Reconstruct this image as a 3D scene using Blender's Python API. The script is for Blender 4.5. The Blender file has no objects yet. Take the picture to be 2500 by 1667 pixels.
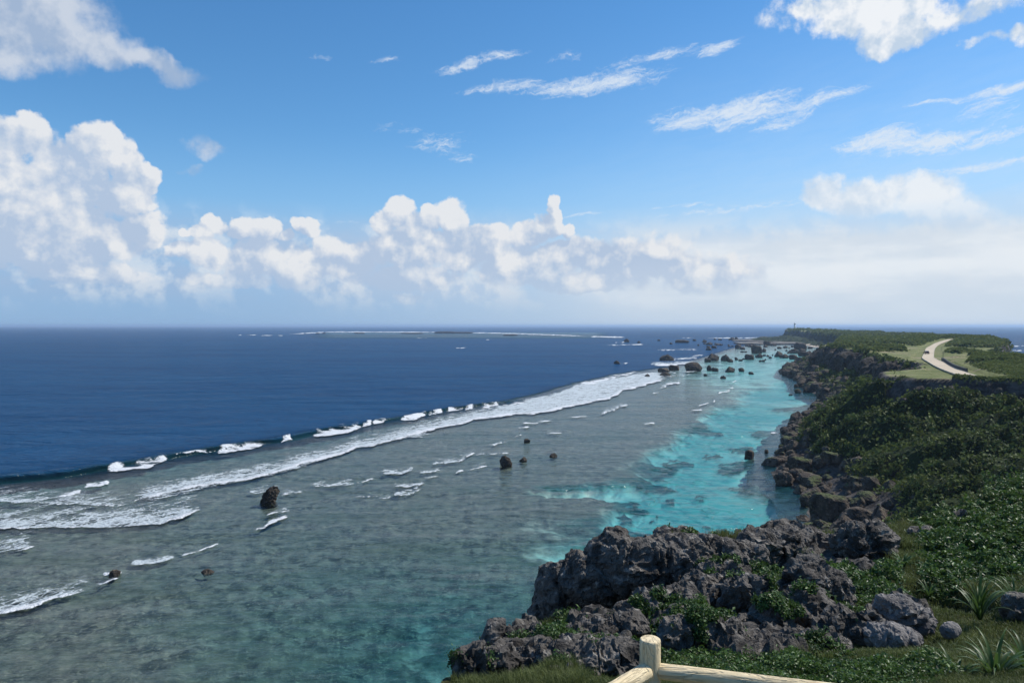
import bpy, bmesh, math, random
import numpy as np
from mathutils import Vector, Matrix

# ------------------------------------------------------------------ camera, sky, sun
scene = bpy.context.scene
F, CX, HY, H = 1805.0, 1250.0, 795.0, 36.0        # focal length / centre / horizon in photo pixels, eye height above the sea
SUN_AZ, SUN_EL = math.radians(69), math.radians(47)   # azimuth from +Y towards +X

cam_data = bpy.data.cameras.new('camera')
cam = bpy.data.objects.new('camera', cam_data)
scene.collection.objects.link(cam)
cam.location = (0, 0, H)
cam.rotation_euler = (math.radians(90), 0, 0)
cam_data.sensor_width = 36
cam_data.lens = 36 * F / 2500
cam_data.shift_y = -38.5 / 2500
cam_data.clip_start = 0.1
cam_data.clip_end = 400000
scene.camera = cam

scene.view_settings.view_transform = 'Standard'
scene.view_settings.look = 'None'
scene.view_settings.gamma = 1
scene.view_settings.exposure = 0.0
scene.view_settings.use_curve_mapping = False
scene.cycles.use_denoising = True
scene.cycles.max_bounces = 8
scene.cycles.diffuse_bounces = 3
scene.cycles.glossy_bounces = 2
scene.cycles.transmission_bounces = 2
scene.cycles.transparent_max_bounces = 12
scene.cycles.volume_bounces = 0
scene.cycles.caustics_reflective = False
scene.cycles.caustics_refractive = False
scene.cycles.sample_clamp_indirect = 4

class NT:
    """small helper for building node trees"""
    def __init__(self, tree):
        self.t = tree; self.n = tree.nodes; self.l = tree.links
    def node(self, kind, **kw):
        n = self.n.new(kind)
        for k, v in kw.items(): setattr(n, k, v)
        return n
    def put(self, sock, v):
        if isinstance(v, bpy.types.NodeSocket): self.l.new(v, sock)
        elif v is not None:
            if hasattr(sock.default_value, '__len__') and not hasattr(v, '__len__'):
                v = (v,) * len(sock.default_value)
            if hasattr(sock.default_value, '__len__') and len(sock.default_value) == 4 and len(v) == 3:
                v = (*v, 1)
            sock.default_value = v
    def m(self, op, a, b=None, c=None, clamp=False):
        n = self.node('ShaderNodeMath', operation=op, use_clamp=clamp)
        for i, v in enumerate((a, b, c)): self.put(n.inputs[i], v)
        return n.outputs[0]
    def v(self, op, a, b=None, s=None):
        n = self.node('ShaderNodeVectorMath', operation=op)
        self.put(n.inputs[0], a)
        if b is not None: self.put(n.inputs[1], b)
        if s is not None: self.put(n.inputs['Scale'], s)
        return n.outputs['Value' if op in ('DOT_PRODUCT', 'LENGTH') else 'Vector']
    def xyz(self, x, y, z):
        n = self.node('ShaderNodeCombineXYZ')
        for i, q in enumerate((x, y, z)): self.put(n.inputs[i], q)
        return n.outputs[0]
    def sep(self, v):
        n = self.node('ShaderNodeSeparateXYZ'); self.put(n.inputs[0], v)
        return n.outputs
    def ss(self, x, lo, hi, a=0.0, b=1.0, smooth=True):
        n = self.node('ShaderNodeMapRange', interpolation_type='SMOOTHSTEP' if smooth else 'LINEAR')
        for i, q in enumerate((x, lo, hi, a, b)): self.put(n.inputs[i], q)
        return n.outputs[0]
    def mix(self, f, a, b, blend='MIX'):
        n = self.node('ShaderNodeMix', data_type='RGBA', blend_type=blend)
        self.put(n.inputs[0], f); self.put(n.inputs[6], a); self.put(n.inputs[7], b)
        return n.outputs[2]
    def noise(self, vec, scale, detail=4, rough=0.55, dist=0.0, color=False, dims='3D'):
        n = self.node('ShaderNodeTexNoise', noise_dimensions=dims)
        self.put(n.inputs['Vector'], vec); self.put(n.inputs['Scale'], scale)
        self.put(n.inputs['Detail'], detail); self.put(n.inputs['Roughness'], rough)
        self.put(n.inputs['Distortion'], dist)
        return n.outputs['Color' if color else 'Fac']
    def voro(self, vec, scale, feature='F1', out='Distance', rnd=1.0):
        n = self.node('ShaderNodeTexVoronoi', feature=feature)
        self.put(n.inputs['Vector'], vec); self.put(n.inputs['Scale'], scale); self.put(n.inputs['Randomness'], rnd)
        return n.outputs[out]
    def attr(self, name, out='Fac'):
        n = self.node('ShaderNodeAttribute'); n.attribute_name = name
        return n.outputs[out]
    def pos(self):
        return self.node('ShaderNodeNewGeometry').outputs['Position']
    def bump(self, h, strength=1.0, dist=0.1, normal=None):
        n = self.node('ShaderNodeBump')
        n.inputs['Strength'].default_value = strength
        n.inputs['Distance'].default_value = dist
        self.put(n.inputs['Height'], h)
        if normal is not None: self.put(n.inputs['Normal'], normal)
        return n.outputs[0]

def px_dir(x, y):
    """photo pixel -> (azimuth, elevation) of the view ray"""
    return math.atan2(x - CX, F), math.atan2(HY - y, math.hypot(F, x - CX))

# ---- world: Nishita sky with procedural clouds laid out by direction
world = bpy.data.worlds.new('World'); scene.world = world
world.use_nodes = True
def build_world():
    wt = world.node_tree; wt.nodes.clear(); g = NT(wt)
    out = g.node('ShaderNodeOutputWorld')
    S = 0.13
    k = 1.0 / S
    def kc(r, gg, b): return (r * k, gg * k, b * k)
    sky = g.node('ShaderNodeTexSky', sky_type='NISHITA')
    sky.sun_disc = False
    sky.sun_elevation = SUN_EL
    sky.sun_rotation = SUN_AZ
    sky.altitude = 30; sky.air_density = 1.0; sky.dust_density = 0.15; sky.ozone_density = 3.0
    hs = g.node('ShaderNodeHueSaturation'); hs.inputs['Saturation'].default_value = 1.22; hs.inputs['Hue'].default_value = 0.497
    g.l.new(sky.outputs[0], hs.inputs['Color'])
    clear = g.mix(1.0, hs.outputs[0], (0.90, 1.03, 1.10), 'MULTIPLY')
    d = g.node('ShaderNodeTexCoord').outputs['Generated']
    dx, dy, dz = g.sep(d)
    az = g.m('ARCTAN2', dx, dy)
    # the clouds in view repeat, mirrored, round the rest of the horizon
    u = g.m('SUBTRACT', g.m('PINGPONG', g.m('ADD', az, math.pi / 4), math.pi / 2), math.pi / 4)
    el = g.m('ARCSINE', dz)
    P = g.xyz(u, el, 1.0)
    Q = g.xyz(az, el, 0.0)
    def n2(vec, scale, detail, rough, color=False): return g.noise(vec, scale, detail, rough, color=color, dims='2D')
    nb = g.v('SUBTRACT', n2(Q, 14, 5, 0.58, True), (0.5, 0.5, 0.5))
    def sv(scale, warp):
        n = g.node('ShaderNodeTexVoronoi', feature='SMOOTH_F1', voronoi_dimensions='2D')
        g.put(n.inputs['Vector'], g.v('ADD', Q, g.v('SCALE', nb, s=warp))); n.inputs['Scale'].default_value = scale
        n.inputs['Smoothness'].default_value = 0.55
        return n.outputs['Distance']
    v1, v2 = sv(30, 0.05), sv(70, 0.03)
    L = (0.0085, 0.0105, 0.0)                                     # towards the sun in (azimuth, elevation)
    fine = n2(Q, 34, 7, 0.62); fineL = n2(g.v('ADD', Q, L), 34, 3, 0.6)
    mid = n2(Q, 12, 2, 0.5); midL = n2(g.v('ADD', Q, (0.02, 0.024, 0)), 12, 2, 0.5)

    def blobs(lst, Pw, kk=0.15):
        acc = None
        for (x, y, rx, ry, rot, w) in lst:
            a0, e0 = px_dir(x, y)
            c0 = math.cos(a0)
            ru, re = rx / F * c0 * c0, ry / F * c0
            c, s = math.cos(math.radians(rot)), math.sin(math.radians(rot))
            A = (c / ru, s / ru, -(c * a0 + s * e0) / ru)
            B = (-s / re, c / re, -(-s * a0 + c * e0) / re)
            a = g.v('DOT_PRODUCT', Pw, A); b = g.v('DOT_PRODUCT', Pw, B)
            q = g.m('MULTIPLY_ADD', g.m('MULTIPLY_ADD', a, a, g.m('MULTIPLY', b, b)), -w, w)
            acc = q if acc is None else g.m('SMOOTH_MAX', acc, q, kk)
        return acc
    # (1) cumulus along the horizon
    cum = [(205,420,60,60),(20,440,90,60),(20,350,75,62),(78,338,55,52),(150,405,85,72),(205,362,48,46),(252,345,50,46),(300,398,54,54),(352,432,46,34),(120,510,170,120),(290,485,85,62),(345,560,58,54),(240,590,130,60),(50,610,130,60),
           (455,568,18,12),(522,545,26,26),(492,566,32,18),(578,552,36,28),(640,562,56,26),(690,580,26,16),(725,553,18,18),(760,560,28,26),(505,622,62,42),(620,630,90,52),(730,650,110,52),(860,640,62,46),(440,612,44,22),(810,612,50,40),
           (907,535,12,11),(935,548,38,38),(972,522,40,38),(1003,552,38,38),(1048,530,30,34),(1092,518,40,36),(1112,550,34,40),(1030,605,135,62),(955,605,60,52),(1160,600,90,58),
           (1344,502,19,26),(1352,525,20,20),(1338,548,38,34),(1305,560,40,34),(1392,560,22,20),(1270,580,46,36),(1205,570,44,34),(1400,625,130,50),(1560,640,170,62),(1720,665,150,56),(1290,650,160,56),(1000,680,140,34),(1120,640,44,36),(560,685,120,22),(200,668,190,28),(995,727,46,15),(1440,690,120,28)]
    def puffs(lst, Pw, kk):
        acc = None
        for (x, y, rx, ry) in lst:
            a0, e0 = px_dir(x, y); c0 = math.cos(a0)
            ru, re = rx / F * c0 * c0, ry / F * c0
            n = g.node('ShaderNodeVectorMath', operation='MULTIPLY_ADD')
            g.put(n.inputs[0], Pw); n.inputs[1].default_value = (1 / ru, 1 / re, 0); n.inputs[2].default_value = (-a0 / ru, -e0 / re, 0)
            q = g.v('DOT_PRODUCT', n.outputs[0], n.outputs[0])
            acc = q if acc is None else g.m('SMOOTH_MIN', acc, q, kk)
        return g.m('SUBTRACT', 1.0, acc)
    wv = g.v('ADD', g.v('MULTIPLY', nb, (0.034, 0.030, 0.0)), (0, 0, 0))
    Pw = g.v('ADD', P, wv)
    h0 = puffs(cum, Pw, 0.12)
    h1 = puffs(cum, g.v('ADD', Pw, (0.011, 0.016, 0.0)), 0.12)
    crag = g.m('ADD', g.m('MULTIPLY', g.m('SUBTRACT', 0.42, v1), 0.55), g.m('ADD', g.m('MULTIPLY', g.m('SUBTRACT', 0.42, v2), 0.45), g.m('MULTIPLY', g.m('SUBTRACT', fine, 0.5), 1.05)))
    dens = g.m('ADD', h0, crag)
    right = g.ss(u, 0.10, 0.40)
    a1 = g.ss(dens, g.m('MULTIPLY_ADD', right, -0.25, -0.10), g.m('MULTIPLY_ADD', right, 0.30, 0.36))
    keep = g.ss(el, 0.005, 0.10, 0.42, 0.97)
    a1 = g.m('MULTIPLY', a1, keep)
    emb = g.m('ADD', g.m('MULTIPLY', g.m('SUBTRACT', fine, fineL), 1.9), g.m('MULTIPLY', g.m('SUBTRACT', mid, midL), 2.6))
    lit = g.m('ADD', g.m('MULTIPLY', g.m('SUBTRACT', h0, h1), 0.62), g.m('ADD', g.m('MULTIPLY', emb, 0.8), g.m('ADD', g.m('MULTIPLY', g.m('SUBTRACT', 0.35, v1), 0.55), g.m('ADD', g.m('MULTIPLY', g.m('SUBTRACT', 0.35, v2), 0.45), g.m('MULTIPLY', g.m('SUBTRACT', fine, 0.5), 0.55)))))
    lit1 = g.m('ADD', lit, g.m('ADD', g.ss(el, 0.03, 0.22, 0.22, 0.43), g.m('MULTIPLY', right, 0.30)), clamp=True)
    # sheet cloud low on the right
    e_sheet = px_dir(2000, 557)[1]
    sd = g.m('ADD', g.m('SUBTRACT', e_sheet, el), g.m('ADD', g.m('MULTIPLY', g.m('SUBTRACT', u, 0.39), 0.012), g.m('MULTIPLY', g.m('SUBTRACT', fine, 0.5), 0.016)))
    ash = g.m('MULTIPLY', g.m('MULTIPLY', g.ss(sd, -0.006, 0.022), g.ss(u, 0.03, 0.20)), g.ss(el, -0.01, 0.05, 0.72, 0.90))
    # (2) separate soft clouds, (3) cirrus
    Pg = g.v('ADD', P, g.v('MULTIPLY', nb, (0.06, 0.05, 0.0)))
    grey = blobs([(60,20,260,140,0,1.0),(230,110,150,55,-12,.9),(360,150,130,34,-10,.8),(40,120,110,70,0,.8),(500,368,62,30,-18,.6),(465,415,30,14,0,.35)], Pg)
    ag = g.ss(g.m('ADD', grey, g.m('MULTIPLY', g.m('SUBTRACT', fine, 0.5), 0.7)), -0.05, 0.85, 0.0, 0.86)
    white = blobs([(2130,20,200,75,-6,1.1),(2200,90,120,42,-4,1.0),(2010,5,90,30,0,.8),(2360,20,170,40,10,.6),(2480,90,40,24,0,.5),(2400,105,40,14,0,.35),(1900,40,60,35,0,.3)], Pg)
    aw = g.ss(g.m('ADD', white, g.m('MULTIPLY', g.m('SUBTRACT', fine, 0.5), 1.3)), -0.05, 0.62, 0.0, 0.95)
    rc = blobs([(2010,470,58,50,0,1.0),(2110,482,120,54,0,.95),(2250,485,130,60,0,.9),(2340,510,130,50,0,.7)], Pg)
    arc = g.m('MULTIPLY', g.ss(g.m('ADD', rc, g.m('MULTIPLY', g.m('SUBTRACT', fine, 0.5), 0.6)), 0.0, 0.7, 0.0, 0.9), g.ss(el, px_dir(2100, 560)[1], px_dir(2100, 490)[1], 0.25, 1.0))
    cir = blobs([(1130,160,85,16,12,.8),(1215,140,70,14,10,.75),(1380,140,50,12,8,.5),(1290,208,170,16,2,.6),(1450,205,190,26,4,.8),(1560,175,110,20,0,.5),(1640,125,110,17,4,.7),(1755,118,50,16,14,.7),
                 (1700,290,120,32,4,.85),(1830,270,160,36,8,1.0),(1990,245,130,20,10,.75),(1920,290,110,18,20,.6),(2130,352,130,30,10,.9),(2260,352,160,30,3,.9),(2420,338,140,18,4,.7),(2440,222,120,13,8,.75),(2290,248,90,7,5,.6),
                 (2370,408,230,12,5,.65),(2430,270,90,30,0,.4),(1690,495,60,7,3,.6),(1640,500,60,4,6,.45),(1420,522,60,4,6,.5),(1080,350,90,20,8,.35),(1110,385,70,16,-10,.3),(1020,330,90,14,-6,.3),(830,545,60,6,0,.35),(780,140,40,5,0,.3),(945,150,35,6,6,.35),(1830,505,220,10,3,.45)],
                g.v('ADD', P, g.v('MULTIPLY', nb, (0.04, 0.022, 0.0))))
    Pst = g.v('MULTIPLY', g.xyz(g.m('MULTIPLY_ADD', el, -0.9, u), g.m('MULTIPLY_ADD', u, -0.12, el), 0.0), (16, 62, 1))
    nst = n2(Pst, 1.0, 6, 0.68)
    nst2 = n2(g.v('ADD', Pst, g.v('MULTIPLY', nb, (3.0, 3.0, 0))), 3.4, 4, 0.6)
    acir = g.ss(g.m('ADD', cir, g.m('ADD', g.m('MULTIPLY', g.m('SUBTRACT', nst, 0.5), 1.9), g.m('MULTIPLY', g.m('SUBTRACT', nst2, 0.5), 1.3))), 0.0, 1.25, 0.0, 0.85)
    # thin veil brightening the lower right, towards the sun
    veil = g.m('MULTIPLY', g.m('MULTIPLY', g.ss(u, -0.15, 0.60), g.ss(el, 0.42, 0.05)), g.ss(nst, 0.1, 0.8, 0.30, 0.55))

    low_air = g.ss(el, 0.26, 0.02, 0.0, 0.92)
    col = g.mix(low_air, clear, g.mix(g.ss(u, -0.5, 0.5), kc(0.25, 0.47, 0.78), kc(0.42, 0.61, 0.84)))
    bank = g.m('MULTIPLY', g.m('MULTIPLY', g.ss(el, 0.165, 0.10), g.ss(el, 0.005, 0.05)), g.ss(n2(g.v('MULTIPLY', Q, (1, 2.4, 1)), 7, 5, 0.58), 0.26, 0.58, 0.44, 0.92))
    col = g.mix(veil, col, kc(0.58, 0.73, 0.90))
    blit = g.m('ADD', 0.30, g.m('ADD', g.m('MULTIPLY', emb, 1.5), g.m('MULTIPLY', g.m('SUBTRACT', 0.40, v1), 0.9)), clamp=True)
    col = g.mix(bank, col, g.mix(blit, g.mix(g.ss(u, -0.5, 0.3), kc(0.36, 0.50, 0.71), kc(0.58, 0.69, 0.83)), kc(0.72, 0.77, 0.83)))
    col = g.mix(acir, col, kc(0.74, 0.82, 0.91))
    col = g.mix(ag, col, g.mix(g.m('ADD', 0.40, g.m('MULTIPLY', emb, 1.0), clamp=True), kc(0.40, 0.50, 0.66), kc(0.66, 0.71, 0.79)))
    col = g.mix(arc, col, g.mix(g.m('ADD', 0.62, g.m('ADD', emb, g.m('MULTIPLY', g.m('SUBTRACT', 0.35, v1), 0.5)), clamp=True), kc(0.62, 0.72, 0.84), kc(0.86, 0.89, 0.92)))
    col = g.mix(ash, col, g.mix(g.ss(n2(g.v('MULTIPLY', Q, (4, 14, 1)), 1.6, 4, 0.55), 0.35, 0.68), kc(0.66, 0.74, 0.83), kc(0.80, 0.85, 0.90)))
    col = g.mix(a1, col, g.mix(lit1, kc(0.45, 0.56, 0.73), kc(0.80, 0.82, 0.85)))
    cw = g.mix(g.m('ADD', 0.66, g.m('MULTIPLY', emb, 1.5), clamp=True), kc(0.56, 0.67, 0.80), kc(0.90, 0.92, 0.94))
    col = g.mix(aw, col, cw)
    # pale air right above the horizon
    hz = g.ss(el, 0.075, 0.0, 0.0, 0.75)
    hcol = g.mix(g.ss(u, -0.45, 0.40), kc(0.30, 0.465, 0.68), kc(0.58, 0.68, 0.79))
    col = g.mix(hz, col, hcol)
    col = g.mix(g.ss(dz, -0.001, -0.012), col, kc(0.02, 0.06, 0.12))
    bgc = g.node('ShaderNodeBackground'); bgs = g.node('ShaderNodeBackground')
    bgc.inputs['Strength'].default_value = S; bgs.inputs['Strength'].default_value = S
    g.put(bgc.inputs['Color'], col)
    g.put(bgs.inputs['Color'], clear)
    # high overhead the sky is clear
    mx = g.node('ShaderNodeMixShader')
    g.put(mx.inputs[0], g.ss(el, 0.44, 0.56))
    g.l.new(bgc.outputs[0], mx.inputs[1]); g.l.new(bgs.outputs[0], mx.inputs[2]); g.l.new(mx.outputs[0], out.inputs[0])
build_world()
world.cycles.sampling_method = 'NONE'

sun_data = bpy.data.lights.new('sun', 'SUN')
sun_data.energy = 5.0; sun_data.angle = math.radians(0.53); sun_data.color = (1.0, 0.955, 0.88)
sun = bpy.data.objects.new('sun', sun_data); scene.collection.objects.link(sun)
SUN_DIR = Vector((math.sin(SUN_AZ) * math.cos(SUN_EL), math.cos(SUN_AZ) * math.cos(SUN_EL), math.sin(SUN_EL)))
sun.rotation_euler = SUN_DIR.to_track_quat('Z', 'Y').to_euler()
sun.location = (60, 20, 200)

# ------------------------------------------------------------------ helpers
COL = scene.collection
RNG = np.random.default_rng(7)
random.seed(7)

def _hash(ix, iy, iz, seed=0):
    u = np.uint32
    h = ix.astype(u) * u(374761393) + iy.astype(u) * u(668265263) + iz.astype(u) * u(2147483647) + u((seed * 1274126177) & 0xFFFFFFFF)
    h = (h ^ (h >> u(13))) * u(1274126177)
    h = (h ^ (h >> u(16))) * u(2246822519)
    return h ^ (h >> u(15))
_G = np.random.default_rng(3).normal(size=(256, 3)); _G /= np.linalg.norm(_G, axis=1)[:, None]
_G = _G.astype(np.float32)
def pnoise(p, seed=0):
    p = np.asarray(p, np.float64); i = np.floor(p); f = (p - i).astype(np.float32); i = i.astype(np.int32)
    w = f * f * f * (f * (f * 6 - 15) + 10)
    r = np.zeros(len(p), np.float32)
    fx, fy, fz = f[:, 0], f[:, 1], f[:, 2]
    for dx in (0, 1):
        wx = w[:, 0] if dx else 1 - w[:, 0]
        for dy in (0, 1):
            wxy = wx * (w[:, 1] if dy else 1 - w[:, 1])
            for dz in (0, 1):
                gi = _G[_hash(i[:, 0] + dx, i[:, 1] + dy, i[:, 2] + dz, seed) & np.uint32(255)]
                r += (gi[:, 0] * (fx - dx) + gi[:, 1] * (fy - dy) + gi[:, 2] * (fz - dz)) * wxy * (w[:, 2] if dz else 1 - w[:, 2])
    return r.astype(np.float64) * 1.5
def fbm(p, octv=4, seed=0, gain=0.5, ridged=False):
    p = np.asarray(p, float); r = 0; a = 1.0; t = 0.0
    for o in range(octv):
        n = pnoise(p * 2.03 ** o + 17.3 * o, seed + o)
        r = r + a * ((1 - 2 * np.abs(n)) if ridged else n); t += a; a *= gain
    return r / t
def worley(p, seed=0):
    p = np.asarray(p, float); i = np.floor(p).astype(np.int64)
    f1 = np.full(len(p), 9.0)
    for dx in (-1, 0, 1):
        for dy in (-1, 0, 1):
            for dz in (-1, 0, 1):
                c = i + np.array([dx, dy, dz]); h = _hash(c[:, 0], c[:, 1], c[:, 2], seed)
                q = c + np.stack([(h & 1023) / 1024, ((h >> 10) & 1023) / 1024, ((h >> 20) & 1023) / 1024], 1)
                f1 = np.minimum(f1, ((q - p) ** 2).sum(1))
    return np.sqrt(f1)
def xy0(X, Y, s=1.0): return np.stack([X * s, Y * s, np.zeros_like(X)], 1)

def tag(o, label=None, cat=None, group=None, kind=None):
    if label: o['label'] = label
    if cat: o['category'] = cat
    if group: o['group'] = group
    if kind: o['kind'] = kind
    return o
def link(name, me, mat=None, parent=None):
    o = bpy.data.objects.new(name, me); COL.objects.link(o)
    if mat is not None and me is not None and not me.materials: me.materials.append(mat)
    if parent is not None: o.parent = parent
    return o
def np_mesh(name, V, Fq, attrs=None, smooth=False):
    """V (n,3); Fq (m,3) or (m,4) int array"""
    V = np.asarray(V, np.float32); Fq = np.asarray(Fq, np.int32)
    me = bpy.data.meshes.new(name); k = Fq.shape[1]
    me.vertices.add(len(V)); me.vertices.foreach_set('co', V.ravel())
    me.loops.add(Fq.size); me.loops.foreach_set('vertex_index', Fq.ravel())
    me.polygons.add(len(Fq)); me.polygons.foreach_set('loop_start', np.arange(0, Fq.size, k, dtype=np.int32))
    try: me.polygons.foreach_set('loop_total', np.full(len(Fq), k, np.int32))
    except Exception: pass
    me.polygons.foreach_set('use_smooth', np.full(len(Fq), smooth))
    for n, a in (attrs or {}).items():
        at = me.attributes.new(n, 'FLOAT', 'POINT'); at.data.foreach_set('value', np.asarray(a, np.float32))
    me.update(calc_edges=True); me.validate(verbose=False)
    return me
def grid_faces(nr, nc):
    r, c = np.meshgrid(np.arange(nr - 1), np.arange(nc - 1), indexing='ij')
    a = (r * nc + c).ravel()
    return np.stack([a, a + 1, a + nc + 1, a + nc], 1)
def empty(name, loc=(0, 0, 0), rz=0):
    o = bpy.data.objects.new(name, None); COL.objects.link(o); o.location = loc; o.rotation_euler = (0, 0, rz)
    o.empty_display_size = 0.3
    return o
def bm_obj(name, bm, mat, parent=None, smooth=False):
    me = bpy.data.meshes.new(name); bm.to_mesh(me); bm.free()
    if smooth:
        for p in me.polygons: p.use_smooth = True
    return link(name, me, mat, parent)
def bm_box(bm, c, s, rz=0):
    r = bmesh.ops.create_cube(bm, size=1)
    M = Matrix.Translation(c) @ Matrix.Rotation(rz, 4, 'Z') @ Matrix.Diagonal((*s, 1))
    bmesh.ops.transform(bm, matrix=M, verts=r['verts'])
    return r['verts']
def bm_cone(bm, z0, z1, r0, r1, seg=20, c=(0, 0)):
    r = bmesh.ops.create_cone(bm, cap_ends=True, segments=seg, radius1=r0, radius2=r1, depth=z1 - z0)
    bmesh.ops.translate(bm, verts=r['verts'], vec=(c[0], c[1], (z0 + z1) / 2))
    return r['verts']

def material(name):
    m = bpy.data.materials.new(name); m.use_nodes = True
    g = NT(m.node_tree); m.node_tree.nodes.clear()
    out = g.node('ShaderNodeOutputMaterial')
    return m, g, out
def principled(g, out, color, rough=0.7, normal=None, spec=0.5, metal=0.0, coat=0.0):
    p = g.node('ShaderNodeBsdfPrincipled')
    g.put(p.inputs['Base Color'], color); g.put(p.inputs['Roughness'], rough)
    g.put(p.inputs['Specular IOR Level'], spec); g.put(p.inputs['Metallic'], metal)
    if coat: p.inputs['Coat Weight'].default_value = coat
    if normal is not None: g.put(p.inputs['Normal'], normal)
    if out is not None: g.l.new(p.outputs[0], out.inputs[0])
    return p
def simple_mat(name, c, rough=0.7, var=0.12, scale=3.0, spec=0.4, metal=0.0, coat=0.0, bump=0.0):
    m, g, out = material(name)
    co = g.node('ShaderNodeTexCoord').outputs['Object']
    n = g.noise(co, scale, 6, 0.6)
    col = g.mix(g.ss(n, 0.3, 0.7), tuple(x * (1 - var) for x in c), tuple(min(1, x * (1 + var)) for x in c))
    nm = g.bump(n, bump, 0.02) if bump else None
    principled(g, out, col, rough, nm, spec, metal, coat)
    return m

def at(x, y, D):
    """photo pixel at depth D -> world point"""
    return Vector(((x - CX) / F * D, D, H - (y - HY) / F * D))
def sea_at(x, y):
    D = H * F / (y - HY)
    return ((x - CX) / F * D, D)

def seg_dist(P, line, closed=False):
    """unsigned distance of points (n,2) to a polyline"""
    L = np.asarray(line, float); n = len(L) if closed else len(L) - 1
    best = np.full(len(P), 1e18)
    for i in range(n):
        a, b = L[i], L[(i + 1) % len(L)]
        ab = b - a; t = np.clip(((P - a) @ ab) / max(ab @ ab, 1e-9), 0, 1)
        q = P - (a + t[:, None] * ab)
        best = np.minimum(best, (q * q).sum(1))
    return np.sqrt(best)
def inside(P, poly):
    L = np.asarray(poly, float); r = np.zeros(len(P), bool); x, y = P[:, 0], P[:, 1]
    j = len(L) - 1
    for i in range(len(L)):
        xi, yi = L[i]; xj, yj = L[j]
        c = ((yi > y) != (yj > y)) & (x < (xj - xi) * (y - yi) / ((yj - yi) + 1e-12) + xi)
        r ^= c; j = i
    return r
def sstep(x, a, b):
    t = np.clip((x - a) / (b - a), 0, 1); return t * t * (3 - 2 * t)

# ------------------------------------------------------------------ materials
def mat_limestone(name, base, dark, light, scale=1.0, bump_d=0.05, moss=0.0):
    m, g, out = material(name)
    p = g.node('ShaderNodeTexCoord').outputs['Object'] if False else g.pos()
    n1 = g.noise(p, 1.1 * scale, 6, 0.62); n2 = g.noise(p, 6 * scale, 8, 0.7); n3 = g.noise(p, 2.6 * scale, 4, 0.5)
    v = g.voro(g.v('ADD', p, g.v('SCALE', g.noise(p, 4 * scale, 3, color=True), s=0.25 / scale)), 7 * scale)
    v2 = g.voro(p, 19 * scale)
    col = g.mix(g.ss(n1, 0.35, 0.66), dark, base)
    col = g.mix(g.ss(n2, 0.52, 0.72), col, light)
    col = g.mix(g.ss(n3, 0.54, 0.66, 0, 0.8), col, tuple(x * 0.45 for x in dark))
    if moss:
        nz = g.sep(g.node('ShaderNodeNewGeometry').outputs['Normal'])[2]
        mk = g.m('MULTIPLY', g.ss(nz, 0.62, 0.9), g.ss(g.noise(p, 0.35 * scale, 4), 0.48, 0.58, 0, moss))
        col = g.mix(mk, col, g.mix(n2, (0.05, 0.085, 0.02), (0.13, 0.16, 0.05)))
    h = g.m('ADD', g.m('MULTIPLY', g.ss(v, 0.0, 0.45), 0.6), g.m('ADD', g.m('MULTIPLY', g.ss(v2, 0.0, 0.5), 0.25), g.m('MULTIPLY', n2, 0.7)))
    principled(g, out, col, 0.92, g.bump(h, 1.0, bump_d), 0.2)
    return m
M_LIME = mat_limestone('limestone', (0.150, 0.136, 0.120), (0.058, 0.052, 0.046), (0.36, 0.33, 0.29), 1.0, 0.08)
M_LIME_PALE = mat_limestone('limestone_pale', (0.24, 0.225, 0.21), (0.12, 0.11, 0.105), (0.42, 0.39, 0.35), 1.0, 0.05)
M_BOULDER = mat_limestone('boulder_rock', (0.110, 0.088, 0.066), (0.04, 0.034, 0.028), (0.21, 0.172, 0.122), 0.22, 0.35)
M_SHORE = mat_limestone('shore_rock', (0.120, 0.095, 0.074), (0.042, 0.035, 0.029), (0.22, 0.18, 0.145), 0.28, 0.30, moss=0.6)

def mat_leaf(name, dark, light, rough=0.62, spec=0.15, transl=0.25):
    m, g, out = material(name)
    t = g.attr('tint')
    n = g.noise(g.pos(), 0.09, 3)
    col = g.mix(t, dark, light)
    col = g.mix(g.ss(n, 0.38, 0.64, 0.0, 0.35), col, tuple(0.5 * (a + b) * k for a, b, k in zip(dark, light, (1.35, 1.1, 0.9))))
    col = g.mix(g.ss(g.noise(g.pos(), 0.17, 4, .6), 0.56, 0.70, 0, 0.55), col, g.mix(t, tuple(x * k_ for x, k_ in zip(dark, (2.6, 1.7, 1.6))), tuple(x * k_ for x, k_ in zip(light, (1.7, 1.15, 1.1)))))
    p = principled(g, None, col, rough, None, spec)
    tr = g.node('ShaderNodeBsdfTranslucent'); g.put(tr.inputs[0], g.mix(0.5, col, light))
    mx = g.node('ShaderNodeMixShader'); mx.inputs[0].default_value = transl
    g.l.new(p.outputs[0], mx.inputs[1]); g.l.new(tr.outputs[0], mx.inputs[2]); g.l.new(mx.outputs[0], out.inputs[0])
    return m
M_LEAF = mat_leaf('shrub_leaf', (0.018, 0.038, 0.011), (0.145, 0.190, 0.052))
M_LEAF_FAR = mat_leaf('cape_leaf', (0.050, 0.078, 0.022), (0.20, 0.24, 0.080), 0.7, 0.1)
M_LEAF_NEAR = mat_leaf('glossy_leaf', (0.016, 0.042, 0.010), (0.115, 0.20, 0.045), 0.45, 0.3)
M_GRASS = mat_leaf('grass_blade', (0.036, 0.058, 0.016), (0.155, 0.185, 0.060), 0.6, 0.2, 0.3)
M_GRASS_GREEN = mat_leaf('green_blade', (0.03, 0.06, 0.012), (0.12, 0.18, 0.04), 0.5, 0.35, 0.3)
M_STRAP = mat_leaf('strap_leaf', (0.018, 0.05, 0.014), (0.085, 0.15, 0.036), 0.45, 0.3, 0.3)
M_WOOD_DEAD = simple_mat('dead_stem', (0.36, 0.32, 0.26), 0.8, 0.25, 12, bump=0.4)

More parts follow.
